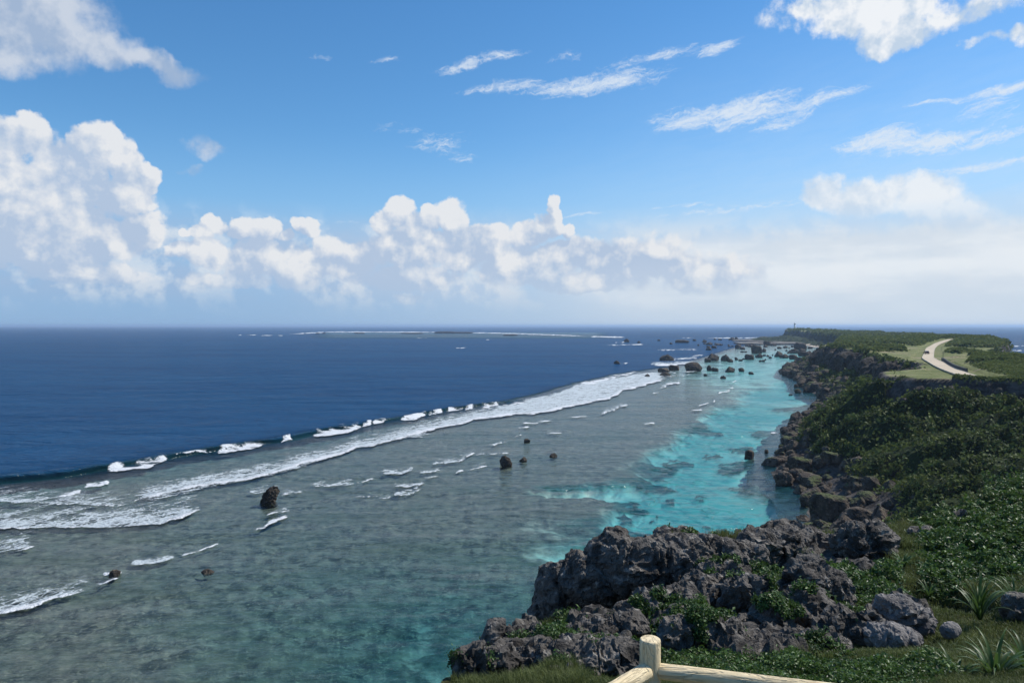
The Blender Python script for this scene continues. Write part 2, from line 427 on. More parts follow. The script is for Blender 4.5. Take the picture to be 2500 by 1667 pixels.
# ------------------------------------------------------------------ sea
ys = np.concatenate([np.array([795.15, 795.3, 795.6, 796.0, 796.6]), np.arange(797.4, 830, 0.9), np.arange(830, 1120, 1.35), np.arange(1120, 1720, 1.7), np.arange(1722, 2400, 18)])
xs = np.concatenate([np.arange(-900, -60, 28), np.arange(-60, 2560, 4.0), np.arange(2560, 3700, 30)])
PX, PY = np.meshgrid(xs, ys); nr, nc = PX.shape
px, py = PX.ravel(), PY.ravel()
SD = H * F / (py - HY); SX = (px - CX) / F * SD
swv = np.stack([SX, SD], 1)

edge_pts = [(-900,1235),(0,1190),(150,1172),(270,1150),(420,1122),(640,1088),(760,1066),(900,1038),(1000,1020),(1100,1002),(1200,990),(1300,966),(1400,938),(1500,915),(1570,905),(1650,893),(1720,872),(1780,852),(1830,841),(1900,831),(2000,824),(3700,823)]
ex, ey = zip(*edge_pts)
y_edge = np.interp(px, ex, ey)
D_edge = H * F / (y_edge - HY)
off = SD - D_edge + 6 * fbm(xy0(SX, SD, 1 / 22.), 3, 11) * np.clip(SD / 200, .4, 3)     # metres seaward of the reef edge
wn = fbm(xy0(SX, SD, 1 / 14.), 5, 21)                     # patchy bed noise
wn2 = fbm(xy0(SX, SD, 1 / 45.), 4, 31)
wn3 = fbm(xy0(SX, SD, 1 / 3.2), 3, 41)
ell_n = fbm(xy0(SX + 300, SD, 1 / 9.), 4, 51)
def ell(lst, warpx=10, warpy=4):
    X = px + warpx * (wn * 3 + 1.6 * wn3); Y = py + warpy * (ell_n * 3 + 1.2 * wn3) * np.clip(160 / SD, .25, 1.2)
    r = np.full(len(px), -9.0)
    for (cx, cy, rx, ry, w) in lst:
        r = np.maximum(r, w * (1 - ((X - cx) / rx) ** 2 - ((Y - cy) / ry) ** 2))
    return r
lag = ell([(1710,1245,215,75,1),(1560,1190,150,22,.8),(1700,1140,150,62,1),(1770,1070,120,46,1),(1840,1015,120,34,.9),(1905,965,110,24,.62),(1950,935,70,18,.45),(1400,1192,110,9,.55),(1620,1290,180,40,.9),
           (1860,1290,120,26,.6),(1480,1275,130,16,.30),(1560,1330,200,20,.4),(1870,905,150,40,.16),(1920,872,100,16,.16),(1930,1150,70,110,.32)])
coral = ell([(1600,1127,58,17,1),(1658,1107,40,9,1),(1590,1162,66,10,1),(1480,1148,110,14,1),(1551,1208,30,12,1),(1486,1209,66,18,1),(1542,1237,27,10,1),(1654,1191,17,7,1),(1730,1090,19,5,1),(1736,1240,13,6,1),
             (1765,1256,30,9,1),(1703,1180,10,4,1),(1611,1230,10,4,1),(1835,1165,50,22,1),(1850,1110,46,20,.7),(1790,1118,40,14,.8),(1420,1265,70,16,.9),(1540,1275,80,12,.8),(1880,1040,50,9,.9),(1960,985,70,10,.6),(1700,1035,60,9,.8),(1820,1075,40,7,.7)], 15, 7)
sand = (0.35 * sstep(lag + 0.5 * wn, -1.1, 0.1) + 0.65 * sstep(lag + 0.42 * wn, -0.10, 0.42)) * (1 - 0.75 * sstep(coral + 0.3 * wn3, -0.25, 0.30))
# teal patches across the near shallows
near = sstep(py, 1230, 1560) * sstep(px, 250, 1150)
teal = sstep(0.55 * wn + 0.2 * wn2 + 0.5 * wn3, -0.12, 0.30) * near
sand = np.clip(sand + 0.36 * teal, 0, 1)
depth = 0.55 + 0.3 * wn + 0.3 * wn3.clip(-.5, .5)
depth = depth + 0.9 * sstep(off, -26, 0) * (py > 880)
depth = depth + 2.1 * sstep(lag, -0.3, 0.5) + 1.5 * near + 0.9 * sand
far_reef = sstep(py, 809.5, 812) * (1 - sstep(py, 822, 836)) * sstep(px, 640, 820) * (1 - sstep(px, 1450, 1560))
seaward = np.clip(off, 0, None)
depth = np.where(off > 0, 1.6 + seaward * 0.62, depth)
depth = depth * (1 - 0.0 * far_reef)
depth = np.where(((py < 826) & (px > 1560)) | (px > 2250), 14, depth)
depth = np.clip(depth, 0.3, 26)
depth_w = depth * (1 - far_reef) + 4.2 * far_reef  # + crest, below

# ---- surf: every front is a line y(x) in the photograph, laid on the water; white on the front, lace behind it
#      (points, front thickness px, lace depth px, lace strength)
FR = [
 ([(262,1151),(300,1151),(335,1147),(408,1128)], 13, 0, 0), ([(330,1147),(360,1146),(410,1124)], 17, 0, 0), ([(408,1118),(470,1111),(530,1106)], 3, 0, 0),
 ([(528,1110),(560,1107),(620,1096),(653,1085)], 11, 0, 0), ([(688,1079),(712,1074)], 8, 0, 0), ([(760,1068),(800,1066),(850,1058),(886,1044)], 15, 8, .3),
 ([(884,1046),(908,1037)], 9, 0, 0), ([(910,1038),(943,1031)], 9, 0, 0), ([(978,1028),(1010,1027),(1043,1015)], 10, 0, 0), ([(1045,1017),(1082,1010)], 7, 0, 0),
 ([(1090,1008),(1132,1002)], 7, 0, 0), ([(1133,1003),(1156,999)], 7, 0, 0), ([(1176,999),(1220,992)], 8, 0, 0), ([(1225,992),(1290,980)], 6, 0, 0),
 ([(-60,1225),(60,1228),(180,1232),(300,1236),(330,1226)], 1, 50, .56),
 ([(322,1226),(400,1209),(471,1191),(547,1181),(600,1174),(687,1153),(741,1132),(780,1126),(834,1111),(870,1095),(912,1091),(957,1077),(1020,1061),(1068,1048),(1137,1034),(1155,1026),(1266,1013),(1304,1012),(1438,984),(1486,975),(1507,964),(1527,953),(1587,938),(1632,925)], 7, 34, .80),
 ([(140,1216),(170,1213),(200,1205)], 9, 4, .2), ([(205,1195),(240,1190),(268,1182)], 10, 3, .2),
 ([(400,1277),(440,1268),(494,1244)], 7, 0, 0), ([(-60,1297),(0,1292),(120,1288),(250,1290),(400,1278),(494,1245)], 2, 66, .72),
 ([(-60,1357),(0,1351),(50,1346),(98,1332)], 5, 0, 0), ([(-60,1352),(0,1350),(80,1335)], 1, 55, .55),
 ([(-60,1513),(0,1501),(70,1487),(133,1465),(180,1453),(228,1437)], 8, 0, 0), ([(-60,1512),(0,1499),(133,1463),(230,1435)], 2, 50, .62), ([(228,1434),(262,1424),(290,1413)], 5, 14, .5),
 ([(318,1380),(370,1378),(431,1364)], 2, 16, .95), ([(434,1362),(480,1350),(544,1327)], 4, 12, .35),
 ([(615,1301),(648,1292),(656,1284),(707,1263)], 9, 10, .4), ([(650,1260),(708,1247)], 3, 12, .5), ([(684,1211),(741,1203)], 5, 16, .6), ([(600,1207),(684,1200)], 1, 20, .5),
 ([(868,1182),(913,1171)], 5, 0, 0), ([(756,1190),(870,1184)], 1, 22, .55), ([(930,1158),(985,1158),(1012,1147)], 2, 15, .8), ([(1024,1156),(1050,1155),(1076,1149)], 2, 11, .75), ([(1036,1167),(1074,1164)], 2, 7, .6),
 ([(1108,1158),(1132,1151)], 4, 0, 0), ([(1147,1149),(1192,1138)], 3, 12, .5), ([(1117,1131),(1132,1126),(1140,1119),(1159,1108)], 6, 0, 0), ([(1050,1136),(1117,1129),(1158,1108)], 1, 18, .6),
 ([(1160,1112),(1245,1107)], 2, 7, .5), ([(985,1215),(1010,1208),(1031,1195)], 4, 0, 0), ([(955,1190),(1000,1190),(1040,1180)], 2, 12, .75), ([(960,1210),(1000,1209),(1030,1196)], 1, 18, .7), ([(920,1220),(957,1217)], 3, 6, .4), ([(860,1215),(960,1212)], 1, 16, .3),
 ([(1202,1091),(1228,1081)], 4, 8, .5), ([(1255,1069),(1276,1062)], 3, 4, .4), ([(1180,1090),(1240,1082)], 1, 8, .4), ([(1262,1048),(1293,1044)], 3, 4, .5), ([(1274,1034),(1304,1037),(1321,1032),(1350,1029)], 4, 8, .5),
 ([(1393,1022),(1435,1018)], 3, 4, .4), ([(1331,1062),(1373,1057)], 3, 7, .5), ([(1466,1014),(1500,1003),(1512,996),(1540,990)], 4, 16, .55), ([(1606,953),(1622,947),(1628,941),(1666,933)], 4, 10, .6), ([(1590,964),(1620,960)], 3, 4, .4),
 ([(1564,1037),(1600,1034)], 3, 3, .3), ([(1705,992),(1734,986)], 3, 4, .6), ([(1686,1003),(1716,1000)], 3, 4, .5), ([(1752,960),(1784,955)], 3, 4, .5), ([(1776,951),(1792,946)], 2, 3, .4), ([(1738,985),(1748,979)], 3, 3, .4), ([(1785,935),(1800,930)], 3, 3, .4),
 ([(1408,940),(1460,935),(1520,918)], 7, 6, .5), ([(1510,919),(1530,918),(1556,909)], 6, 4, .3), ([(1556,916),(1640,911),(1668,905)], 2, 6, .5), ([(1585,893),(1640,892),(1700,888)], 4, 10, .75), ([(1612,881),(1660,879),(1707,874)], 3, 5, .6), ([(1498,889),(1540,888)], 2, 2, .4), ([(1620,921),(1690,916)], 2, 4, .5), ([(1660,910),(1730,905)], 2, 5, .4),
 ([(1480,844),(1575,842)], 1.8, 2, .6), ([(1500,838),(1530,836)], 1.5, 2, .4), ([(1600,856),(1710,855)], 1.8, 4, .5), ([(1690,870),(1720,868)], 1.5, 3, .5), ([(1790,864),(1830,863)], 1.4, 1, .3),
 ([(1440,823.5),(1485,824.5),(1528,825)], 3.6, 3, .5), ([(1662,826),(1700,826)], 1.4, 0, 0), ([(1722,826.5),(1800,826.5),(1912,825.5)], 2.2, 1, .4),
 ([(699,817.5),(740,815.5),(771,813.5),(805,812),(900,811.8),(1060,812.5),(1154,813.5),(1273,816.5),(1358,819.5),(1440,822.5)], 2.6, 1.2, .6), ([(580,819),(592,819)], 1.6, 0, 0), ([(602,819),(628,819)], 1.8, 0, 0), ([(636,820),(668,820)], 1.9, 0, 0), ([(678,820),(692,820)], 1.6, 0, 0),
 ([(1016,827),(1044,827)], 1.2, 0, 0), ([(1184,830),(1197,830)], 1.2, 0, 0), ([(1110,851),(1140,850)], 1.2, 2, .3), ([(2420,848),(2520,846)], 2.5, 1, .3), ([(2455,858),(2540,856)], 2.5, 2, .4), ([(2470,872),(2540,870)], 2, 0, 0),
 ([(120,1059),(132,1058)], 1.6, 0, 0), ([(1908,1142),(1932,1138),(1945,1125)], 6, 12, .6), ([(1880,1060),(1900,1058)], 3, 2, .3), ([(1888,919),(1902,917)], 3, 2, .3), ([(1984,1224),(2002,1214)], 6, 10, .5),
 ([(250,1404),(300,1401)], 4, 8, .8), ([(490,1397),(525,1390)], 2, 5, .6), ([(1240,1124),(1228,1124)], 2, 2, .3),
]
foam = np.zeros(len(px)); lace = np.zeros(len(px)); ridge = np.zeros(len(px))
fx_w = px + 5 * fbm(xy0(SX, SD, 1 / 5.), 3, 61) * np.clip(200 / SD, .3, 1.6)
fy_w = 4.6 * fbm(xy0(SX, SD, 1 / 3.0), 4, 71) * np.clip(170 / SD, .0, 1.5) + 7.0 * fbm(xy0(SX, SD, 1 / 16.), 4, 72) * np.clip((SD - 150) / 200, 0, 1) * np.clip(600 / SD, 0, 1) ** 1.5
fvar = fbm(xy0(SX, SD, 1 / 7.0), 3, 66).clip(-.8, .8)
for (pl, th, ld, ls) in FR:
    pl = sorted(pl); qx, qy = zip(*pl)
    wl = qx[-1] - qx[0]
    endf = np.clip(np.minimum(fx_w - qx[0], qx[-1] - fx_w) / max(3.0, 0.14 * wl), 0, 1) if wl < 500 else np.clip(np.minimum(fx_w - qx[0], qx[-1] - fx_w) / 40, 0, 1)
    yf = np.interp(px, qx, qy)
    v = yf - (py + fy_w)                    # px seaward of the front
    th = th * (0.72 if th < 7 else 0.9)
    tt = th * (0.30 + 0.70 * endf) * (1 + 0.9 * fvar)
    e = min(1.6, 0.4 * th)
    f = sstep(v, -e * .6, e * .6) * (1 - np.clip((v - tt * .15) / (tt * 1.25), 0, 1)) * np.sqrt(endf) * np.clip(0.78 + 0.9 * fvar, 0.25, 1)
    foam = np.maximum(foam, f)
    if ld:
        l = sstep(v, -1, 1.5) * np.clip(1 - (v - tt * .5) / ld, 0, 1) ** 0.8 * endf ** .6 * ls
        lace = np.maximum(lace, np.where(v > -1, l, 0))
    if th > 4: ridge = np.maximum(ridge, np.exp(-((v - tt * .5) / (tt * .8 + 2)) ** 2) * endf * min(th, 12) / 12)
# the broad white band is solid right of x = 1000
up_x, up_y = zip(*[(880,1074),(960,1062),(1070,1032),(1137,1012),(1200,1000),(1289,974),(1367,957),(1408,939),(1512,921),(1554,912),(1640,905)])
lo_x, lo_y = zip(*[(870,1095),(957,1077),(1068,1048),(1137,1034),(1155,1026),(1266,1013),(1304,1012),(1438,984),(1486,975),(1507,964),(1527,953),(1587,938),(1632,925)])
yu, yl = np.interp(px, up_x, up_y), np.interp(px, lo_x, lo_y)
band = sstep(py + fy_w, yu - 2, yu + 4) * (1 - sstep(py + fy_w, yl - 2, yl + 1)) * sstep(px, 900, 1180) * (1 - sstep(px, 1600, 1640))
lace = np.maximum(lace, band * (0.70 - 0.25 * wn))
sw = ((py + fy_w) - np.interp(px, (300, 471, 683, 870, 1000), (1200, 1160, 1122, 1076, 1050)))
wash = sstep(sw, -6, 12) * (1 - sstep(py, np.interp(px, (300, 500, 700, 870, 1000), (1240, 1190, 1150, 1094, 1068)), np.interp(px, (300, 500, 700, 870, 1000), (1246, 1196, 1156, 1098, 1070)))) * sstep(px, 310, 420) * (1 - sstep(px, 1000, 1100))
lace = np.maximum(lace, wash * 0.52)
lace = np.clip(lace, 0, 1)

# crest of the breaking swell: steep dark face towards the reef
cr_x, cr_y = zip(*[(-60,1180),(0,1172),(120,1160),(262,1146),(408,1116),(530,1101),(650,1080),(756,1058),(886,1036),(1000,1020),(1100,1001),(1220,986),(1300,972)])
vc = np.interp(px, cr_x, cr_y) - py
mpp = SD * SD / (H * F)                                    # metres per pixel in depth
sm = vc * mpp
crest = np.where(sm > 0, np.exp(-(sm / 7.0) ** 2), np.exp(-(sm / 2.2) ** 2)) * (1 - sstep(px, 1180, 1320)) * (0.65 + 0.6 * fbm(xy0(SX, SD, 1 / 30.), 2, 81))
swell = 0.22 * np.clip(0.4 + 1.6 * fbm(xy0(SX, SD, 1 / 35.), 2, 93), 0, 1) * np.sin((SD * 0.94 - SX * 0.34) / 5.2 + 2.2 * fbm(xy0(SX, SD, 1 / 60.), 2, 91)) * np.clip(off / 60, 0, 1) * (1 - sstep(SD, 500, 1100))
Z = 1.5 * crest.clip(0, 1.3) + swell + 0.22 * ridge * np.clip(SD / 220, .4, 1.0) * (SD < 260)
small = 0.10 * fbm(np.stack([SX / 4.5, SD / 2.6, 0 * SX], 1), 3, 101) * (SD < 450)
Z = Z + small
V = np.stack([SX, SD, Z], 1)
FQ = grid_faces(nr, nc)[:, ::-1]
depth_w = np.where(crest > 0.12, np.maximum(depth_w, 2.5), depth_w) + 2.2 * crest.clip(0, 1)

# water: fresnel reflection over light scattered by the water body and, where it is shallow, the real bed seen through it
M_WATER, g, out = material('sea_water')
P_ = g.pos(); dep = g.attr('depth')
k = (0.30, 0.060, 0.030)
tint = g.xyz(*[g.m('EXPONENT', g.m('MULTIPLY', dep, -kk)) for kk in k])
opac = g.m('SUBTRACT', 1.0, g.m('EXPONENT', g.m('MULTIPLY', g.m('MAXIMUM', g.m('SUBTRACT', dep, 1.4), 0.02), -0.17)))
nd = g.noise(g.v('MULTIPLY', P_, (0.004, 0.009, 0)), 1.0, 4)
body = g.mix(g.ss(dep, 2.0, 9.0), (0.012, 0.098, 0.112), (0.0085, 0.060, 0.145))
body = g.mix(g.ss(nd, 0.35, 0.7), body, g.mix(1.0, body, (0.72, 0.78, 0.85), 'MULTIPLY'))
w1 = g.noise(g.v('MULTIPLY', P_, (0.16, 0.30, 0.2)), 1.0, 5, 0.62)
w2 = g.noise(g.v('MULTIPLY', P_, (0.75, 1.3, 0.6)), 1.0, 4, 0.6)
w3 = g.noise(g.v('MULTIPLY', P_, (0.03, 0.075, 0.1)), 1.0, 3, 0.5)
hgt = g.m('ADD', g.m('MULTIPLY', w1, 1.1), g.m('ADD', g.m('MULTIPLY', w2, 0.20), g.m('ADD', g.m('MULTIPLY', w3, 3.0), g.m('MULTIPLY', g.noise(g.v('MULTIPLY', P_, (0.007, 0.019, 0.1)), 1.0, 3, 0.55), 6.0))))
deepk = g.ss(dep, 2.8, 7.0, 0.30, 1.9)
nrm = g.bump(g.m('MULTIPLY', hgt, deepk), 1.0, 1.0)
fr = g.node('ShaderNodeFresnel'); fr.inputs['IOR'].default_value = 1.333; g.l.new(nrm, fr.inputs['Normal'])
ff = g.m('MULTIPLY', g.m('MINIMUM', fr.outputs[0], 0.8), g.ss(dep, 1.0, 6.0, 0.68, 0.42))
dif = g.node('ShaderNodeBsdfDiffuse'); g.put(dif.inputs[0], body); g.l.new(nrm, dif.inputs['Normal'])
tra = g.node('ShaderNodeBsdfTransparent'); g.put(tra.inputs[0], tint)
mx1 = g.node('ShaderNodeMixShader'); g.put(mx1.inputs[0], opac); g.l.new(tra.outputs[0], mx1.inputs[1]); g.l.new(dif.outputs[0], mx1.inputs[2])
glo = g.node('ShaderNodeBsdfGlossy'); glo.inputs['Roughness'].default_value = 0.12; g.l.new(nrm, glo.inputs['Normal'])
mx2 = g.node('ShaderNodeMixShader'); g.put(mx2.inputs[0], ff); g.l.new(mx1.outputs[0], mx2.inputs[1]); g.l.new(glo.outputs[0], mx2.inputs[2])
g.l.new(mx2.outputs[0], out.inputs[0])
sea = link('sea', np_mesh('sea', V, FQ, {'depth': depth_w}, True), M_WATER)
tag(sea, 'deep blue open sea turning grey-green and turquoise over the reef', 'sea', kind='structure')

# foam: its own thin sheet of broken white water riding on the surface
M_FOAM, g, out = material('white_water')
P_ = g.pos(); fo = g.attr('foam'); la = g.attr('lace')
warp = g.v('ADD', P_, g.v('SCALE', g.v('SUBTRACT', g.noise(P_, 0.35, 4, color=True), (.5, .5, .5)), s=3.0))
lv = g.voro(g.v('MULTIPLY', warp, (0.8, 0.62, 0)), 1.0, 'DISTANCE_TO_EDGE')
lv2 = g.voro(g.v('MULTIPLY', warp, (0.26, 0.22, 0)), 1.0, 'DISTANCE_TO_EDGE')
px_, py_, pz_ = g.sep(P_)
al_ = g.m('ADD', g.m('MULTIPLY', px_, 0.51), g.m('MULTIPLY', py_, 0.86)); ac_ = g.m('SUBTRACT', g.m('MULTIPLY', px_, 0.86), g.m('MULTIPLY', py_, 0.51))
stk_ = g.noise(g.xyz(g.m('MULTIPLY', al_, 0.10), g.m('MULTIPLY', ac_, 0.55), 0.0), 1.0, 5, 0.66, 0.6)
ln = g.noise(P_, 0.28, 5, 0.65); ln2 = g.noise(P_, 1.6, 4, 0.7)
cell = g.m('MAXIMUM', g.ss(lv, 0.16, 0.0), g.m('MULTIPLY', g.ss(lv2, 0.10, 0.0), 0.9))
lm = g.m('ADD', g.m('MULTIPLY', la, 1.55), g.m('ADD', g.m('MULTIPLY', g.m('SUBTRACT', ln, 0.5), 1.5), g.m('ADD', g.m('MULTIPLY', cell, 0.42), g.m('ADD', g.m('MULTIPLY', g.m('SUBTRACT', ln2, 0.5), 0.8), g.m('MULTIPLY', g.m('SUBTRACT', stk_, 0.5), 2.0)))))
lmask = g.m('MULTIPLY', g.ss(lm, 0.66, 1.30), g.ss(la, 0.02, 0.12))
fmask = g.ss(g.m('ADD', fo, g.m('ADD', g.m('MULTIPLY', g.m('SUBTRACT', ln2, 0.5), 1.1), g.m('MULTIPLY', g.m('SUBTRACT', ln, 0.5), 1.3))), 0.24, 0.60)
fmask = g.m('MULTIPLY', fmask, g.ss(fo, 0.02, 0.15))
al = g.m('MAXIMUM', fmask, g.m('MULTIPLY', lmask, 0.9), clamp=True)
p = principled(g, None, g.mix(fmask, (0.62, 0.68, 0.70), (0.74, 0.76, 0.77)), 0.9, g.bump(g.m('ADD', ln2, ln), 0.9, 0.9), 0.1)
tb = g.node('ShaderNodeBsdfTransparent')
mx = g.node('ShaderNodeMixShader'); g.put(mx.inputs[0], al); g.l.new(tb.outputs[0], mx.inputs[1]); g.l.new(p.outputs[0], mx.inputs[2]); g.l.new(mx.outputs[0], out.inputs[0])
act = (np.maximum(foam, lace) > 0.03)
keepf = act[FQ].any(1)
fq = FQ[keepf]; idx = np.unique(fq); rm = np.full(len(V), -1); rm[idx] = np.arange(len(idx))
FV = V[idx].copy(); FV[:, 2] += 0.05 + np.clip(SD[idx] / 2500, 0, 1.5) + 0.14 * foam[idx] * (0.6 + 0.8 * (wn3[idx] + .5)) * (SD[idx] < 800)
surf = link('surf_foam', np_mesh('surf_foam', FV, rm[fq], {'foam': foam[idx], 'lace': lace[idx]}, True), M_FOAM)
tag(surf, 'white breaking surf and lacy foam spread along the reef edge', 'foam', kind='stuff')

# sea bed under the shallows: sand, coral patches and rubble
rows = np.arange(0, nr, 2); cols = np.arange(0, nc, 2)
sel = (rows[:, None] * nc + cols[None, :]).ravel()
bz = -depth[sel] - 0.25 + 0.55 * (1 - sand[sel]) * fbm(np.stack([SX[sel] / 2.2, SD[sel] / 2.2, 0 * sel], 1), 3, 111).clip(-.5, 1)
BV = np.stack([SX[sel], SD[sel], np.minimum(bz, -0.22)], 1)
bq = grid_faces(len(rows), len(cols))[:, ::-1]
okv = (SD[sel] < 6000)
bq = bq[okv[bq].all(1)]
M_BED, g, out = material('sea_bed')
P_ = g.pos(); sa = g.attr('sand')
q = g.v('MULTIPLY', P_, (1, 1, 0.2))
b1 = g.noise(q, 0.42, 6, 0.66); b2 = g.noise(q, 1.7, 5, 0.65); b3 = g.noise(q, 0.08, 4, 0.55)
cor = g.mix(g.ss(b1, 0.36, 0.66), (0.040, 0.045, 0.040), (0.155, 0.155, 0.125))
cor = g.mix(g.ss(b2, 0.5, 0.72, 0, 0.7), cor, (0.30, 0.285, 0.215))
cor = g.mix(g.ss(b3, 0.42, 0.62, 0, 0.6), cor, g.mix(b1, (0.060, 0.070, 0.056), (0.135, 0.145, 0.11)))
sn = g.mix(b2, (0.70, 0.68, 0.56), (0.86, 0.84, 0.70))
smk = g.ss(g.m('ADD', sa, g.m('MULTIPLY', g.m('SUBTRACT', b1, 0.5), 0.55)), 0.15, 0.80)
principled(g, out, g.mix(smk, cor, sn), 0.95, g.bump(g.m('ADD', b1, b2), 0.5, 0.3), 0.05)
bed = link('seabed', np_mesh('seabed', BV, bq, {'sand': sand[sel]}, True), M_BED)
tag(bed, 'reef flat and sand of the sea bed under the clear shallows', 'seabed', kind='structure')

# ------------------------------------------------------------------ the cape: shoreline, cliff edge, plateau
def S(lst): return [sea_at(x, y) for (x, y) in lst]
SHORE = [(-70,-40),(-16,32),(14,64),(34,98),(50,120)] + S([(1992,1258),(1975,1215),(1950,1190),(1908,1165),(1902,1130),(1912,1090),(1925,1062),(1948,1032),(1978,1012),(2008,992),(2028,982),(2012,965),(1985,957),(1962,945),
        (1950,925),(1915,912),(1925,897),(1962,882),(1985,870),(2003,860),(2012,851),(2016,846.5),(1992,846),(1968,842),(1940,838),(1895,836.5),(1850,834.5),(1812,832.5),(1806,830),(1850,829),(1890,827.5),(1900,826.3)]) + \
        [(770,2150),(860,2140),(820,1900),(760,1600),(690,1200),(600,930),(475,740),(440,640),(400,540),(335,450),(268,350),(230,275),(238,235),(300,190),(800,150),(800,-320),(-70,-320)]
EDGE = [(-45,-40),(-14,8),(0,20),(18,26),(36,36),(64,58),(96,90),(122,122),(130,150),(116,163),(105,172),(101,184),(102,199),(112,222),(128,232),(146,262),(151,283),(156,296),(178,361),(204,443),(214,500),(221,528),(246,560),(300,680),(400,900),(470,1040),(520,1150),
        (545,1240),(600,1420),(672,1690),(690,1830),(722,1950),(748,2010),(785,2060),(825,2050),(800,1900),(740,1600),(660,1250),(560,930),(440,730),(402,630),(362,540),(292,450),(226,350),(187,268),(196,225),(260,170),(560,120),(560,-260),(-45,-260)]
SHORE = np.array(SHORE); EDGE = np.array(EDGE)
# plateau height by distance
def plateau_h(X, Y):
    h = np.interp(Y, [-300, 0, 40, 90, 140, 200, 280, 400, 700, 1100, 1700, 2000, 2300], [36, 34.5, 31, 27, 24.5, 22.3, 22, 22, 21.6, 22, 23.5, 26.4, 26.4])
    h = h + 3.2 * np.exp(-((X - 372) / 60) ** 2 - ((Y - 600) / 80) ** 2) + 2.4 * np.exp(-((X - 395) / 40) ** 2 - ((Y - 690) / 60) ** 2)
    h = h + np.clip(X - 118, 0, 60) * 0.035 * (Y < 320) * np.clip((320 - Y) / 60, 0, 1)
    return h
def terrain(X, Y, detail=True):
    """height, and masks: veg (leafy), grass (meadow), cliff"""
    P2 = np.stack([X, Y], 1)
    sc = np.clip(Y / 180, 0.5, 4)
    w1 = fbm(xy0(X, Y, 1 / 17.), 4, 201); w2 = fbm(xy0(X, Y, 1 / 60.), 3, 211)
    inS = inside(P2, SHORE); inE = inside(P2, EDGE)
    dS = seg_dist(P2, SHORE, True); dE = seg_dist(P2, EDGE, True)
    jag = 3.2 * w1 + 2.0 * fbm(xy0(X, Y, 1 / 5.), 3, 221)
    sd = np.where(inS, dS, -dS) + jag * 0.8
    butt = 4.5 * fbm(xy0(X, Y, 1 / 19.), 3, 225)
    sE = np.where(inE, -dE, dE) + (jag + butt * (Y < 700)) * np.clip(dE / 5, .4, 1)      # >0 outside the plateau
    hp = plateau_h(X, Y)
    t = np.clip(sd / np.maximum(sd + sE, 1e-3), 0, 1)
    t = np.where(sE <= 0, 1.0, t)
    wid = np.maximum(sd + sE, 1.0)
    # gullies and ribs running down the slope
    al, ac = (X * 0.40 + Y * 0.92), (X * 0.92 - Y * 0.40)
    rib = fbm(np.stack([al / 24 + 0.5 * w2, ac / 80, 0 * X], 1), 3, 231, ridged=True)
    foot = np.clip(np.interp(Y, [60, 150, 215, 270, 420, 560, 900], [.70, .80, .78, .46, .36, .30, .30]) + 0.22 * w2 + 0.10 * w1, 0.15, 0.85)                          # cliff foot, share of the plateau height
    tw = np.clip(1 - 5.0 / wid, 0.45, 0.95)                            # where the steep wall starts
    z_slope = hp * foot * np.power(np.clip(t / tw, 0, 1), 1.15) + 0.5
    z_wall = hp * foot + (hp - hp * foot) * sstep(t, tw, 1.0)
    z = np.where(t < tw, z_slope, z_wall)
    slope_m = sstep(t, 0.10, 0.32) * (1 - sstep(t, tw - 0.02, tw + 0.05))
    z = z + slope_m * (13.0 * (rib - 0.50) + 2.2 * w1) * np.clip(wid / 35, 0.2, 1)
    z = np.where(t >= 1, hp, z)
    bushn = fbm(xy0(X, Y, 1 / 11.), 4, 241); bushl = fbm(xy0(X, Y, 1 / 48.), 3, 251)
    top = (t >= 1)
    bush = sstep(bushl + 0.45 * bushn, 0.04, 0.26) * top
    # the near lip (right of the picture) is all shrub, the strip beside the road is meadow
    bush = np.where(top & (Y < 235) & (X > 0.60 * Y), np.maximum(bush, 0.9), bush)
    bush = np.where(top & (X > 290) & (Y > 470) & (Y < 800), 0.95, bush)
    dr = seg_dist(P2, ROAD_C)
    roadk = sstep(dr, 4.5, 12)
    mead = (Y > 165) & (Y < 300) & (X < np.interp(Y, [165, 180, 230, 300], [97, 108, 139, 190]))
    bush = np.where(mead, bush * 0.12, bush) * roadk
    z = z + np.where(top, 1.5 * bush * (0.8 + 0.9 * bushn) * np.clip(Y / 200, .5, 1.6) + 0.25 * w1 * roadk, 0)
    z = np.where(sd < 0, np.maximum(-2.0, 0.35 + sd * 0.25), z)
    z = z - np.where(dr < 6, 0.35, 0) * top
    rocky = sstep(t, 0.0, 0.05) * (1 - sstep(t + 0.25 * w1 + 0.12 * w2, 0.20, 0.36))
    veg = slope_m * sstep(t + 0.30 * w1 + 0.22 * (rib - .3), 0.20, 0.36)
    veg = np.maximum(veg, bush)
    cliff = ((t >= tw) & (t < 1)).astype(float)
    veg = np.maximum(veg, cliff * sstep(fbm(xy0(X, Y, 1 / 9.), 3, 261) + 0.3 * w2, 0.02, 0.22))
    low = (Y > 1150) & (X < 640) & (t < 1)                             # low green ground behind the far beach
    veg = np.where(low & (t > 0.12), 0.8, veg)
    return z, veg, top.astype(float), cliff, t
# road edges (photo pixels), put on the plateau surface
def on_plateau(x, y):
    Y = np.geomspace(60, 1500, 4000); X = (x - CX) / F * Y
    h = plateau_h(X, Y) + 0.12
    hit = HY + F * (H - h) / Y
    i = np.argmax(hit < y)
    return np.array([X[i], Y[i], h[i]])
def zz(lst, ox=2180, oy=810, s=320 / 2352): return [(ox + x * s, oy + y * s) for (x, y) in lst]
ROAD_L = zz([(1075,742),(960,716),(860,688),(715,608),(560,512),(492,462),(548,408),(572,330),(590,282),(690,240),(712,205)])
ROAD_R = zz([(1290,724),(1190,682),(1085,632),(905,548),(765,488),(738,445),(745,350),(760,292),(800,242),(850,212),(880,198)])
RL = [on_plateau(*p) for p in ROAD_L]; RR = [on_plateau(*p) for p in ROAD_R]
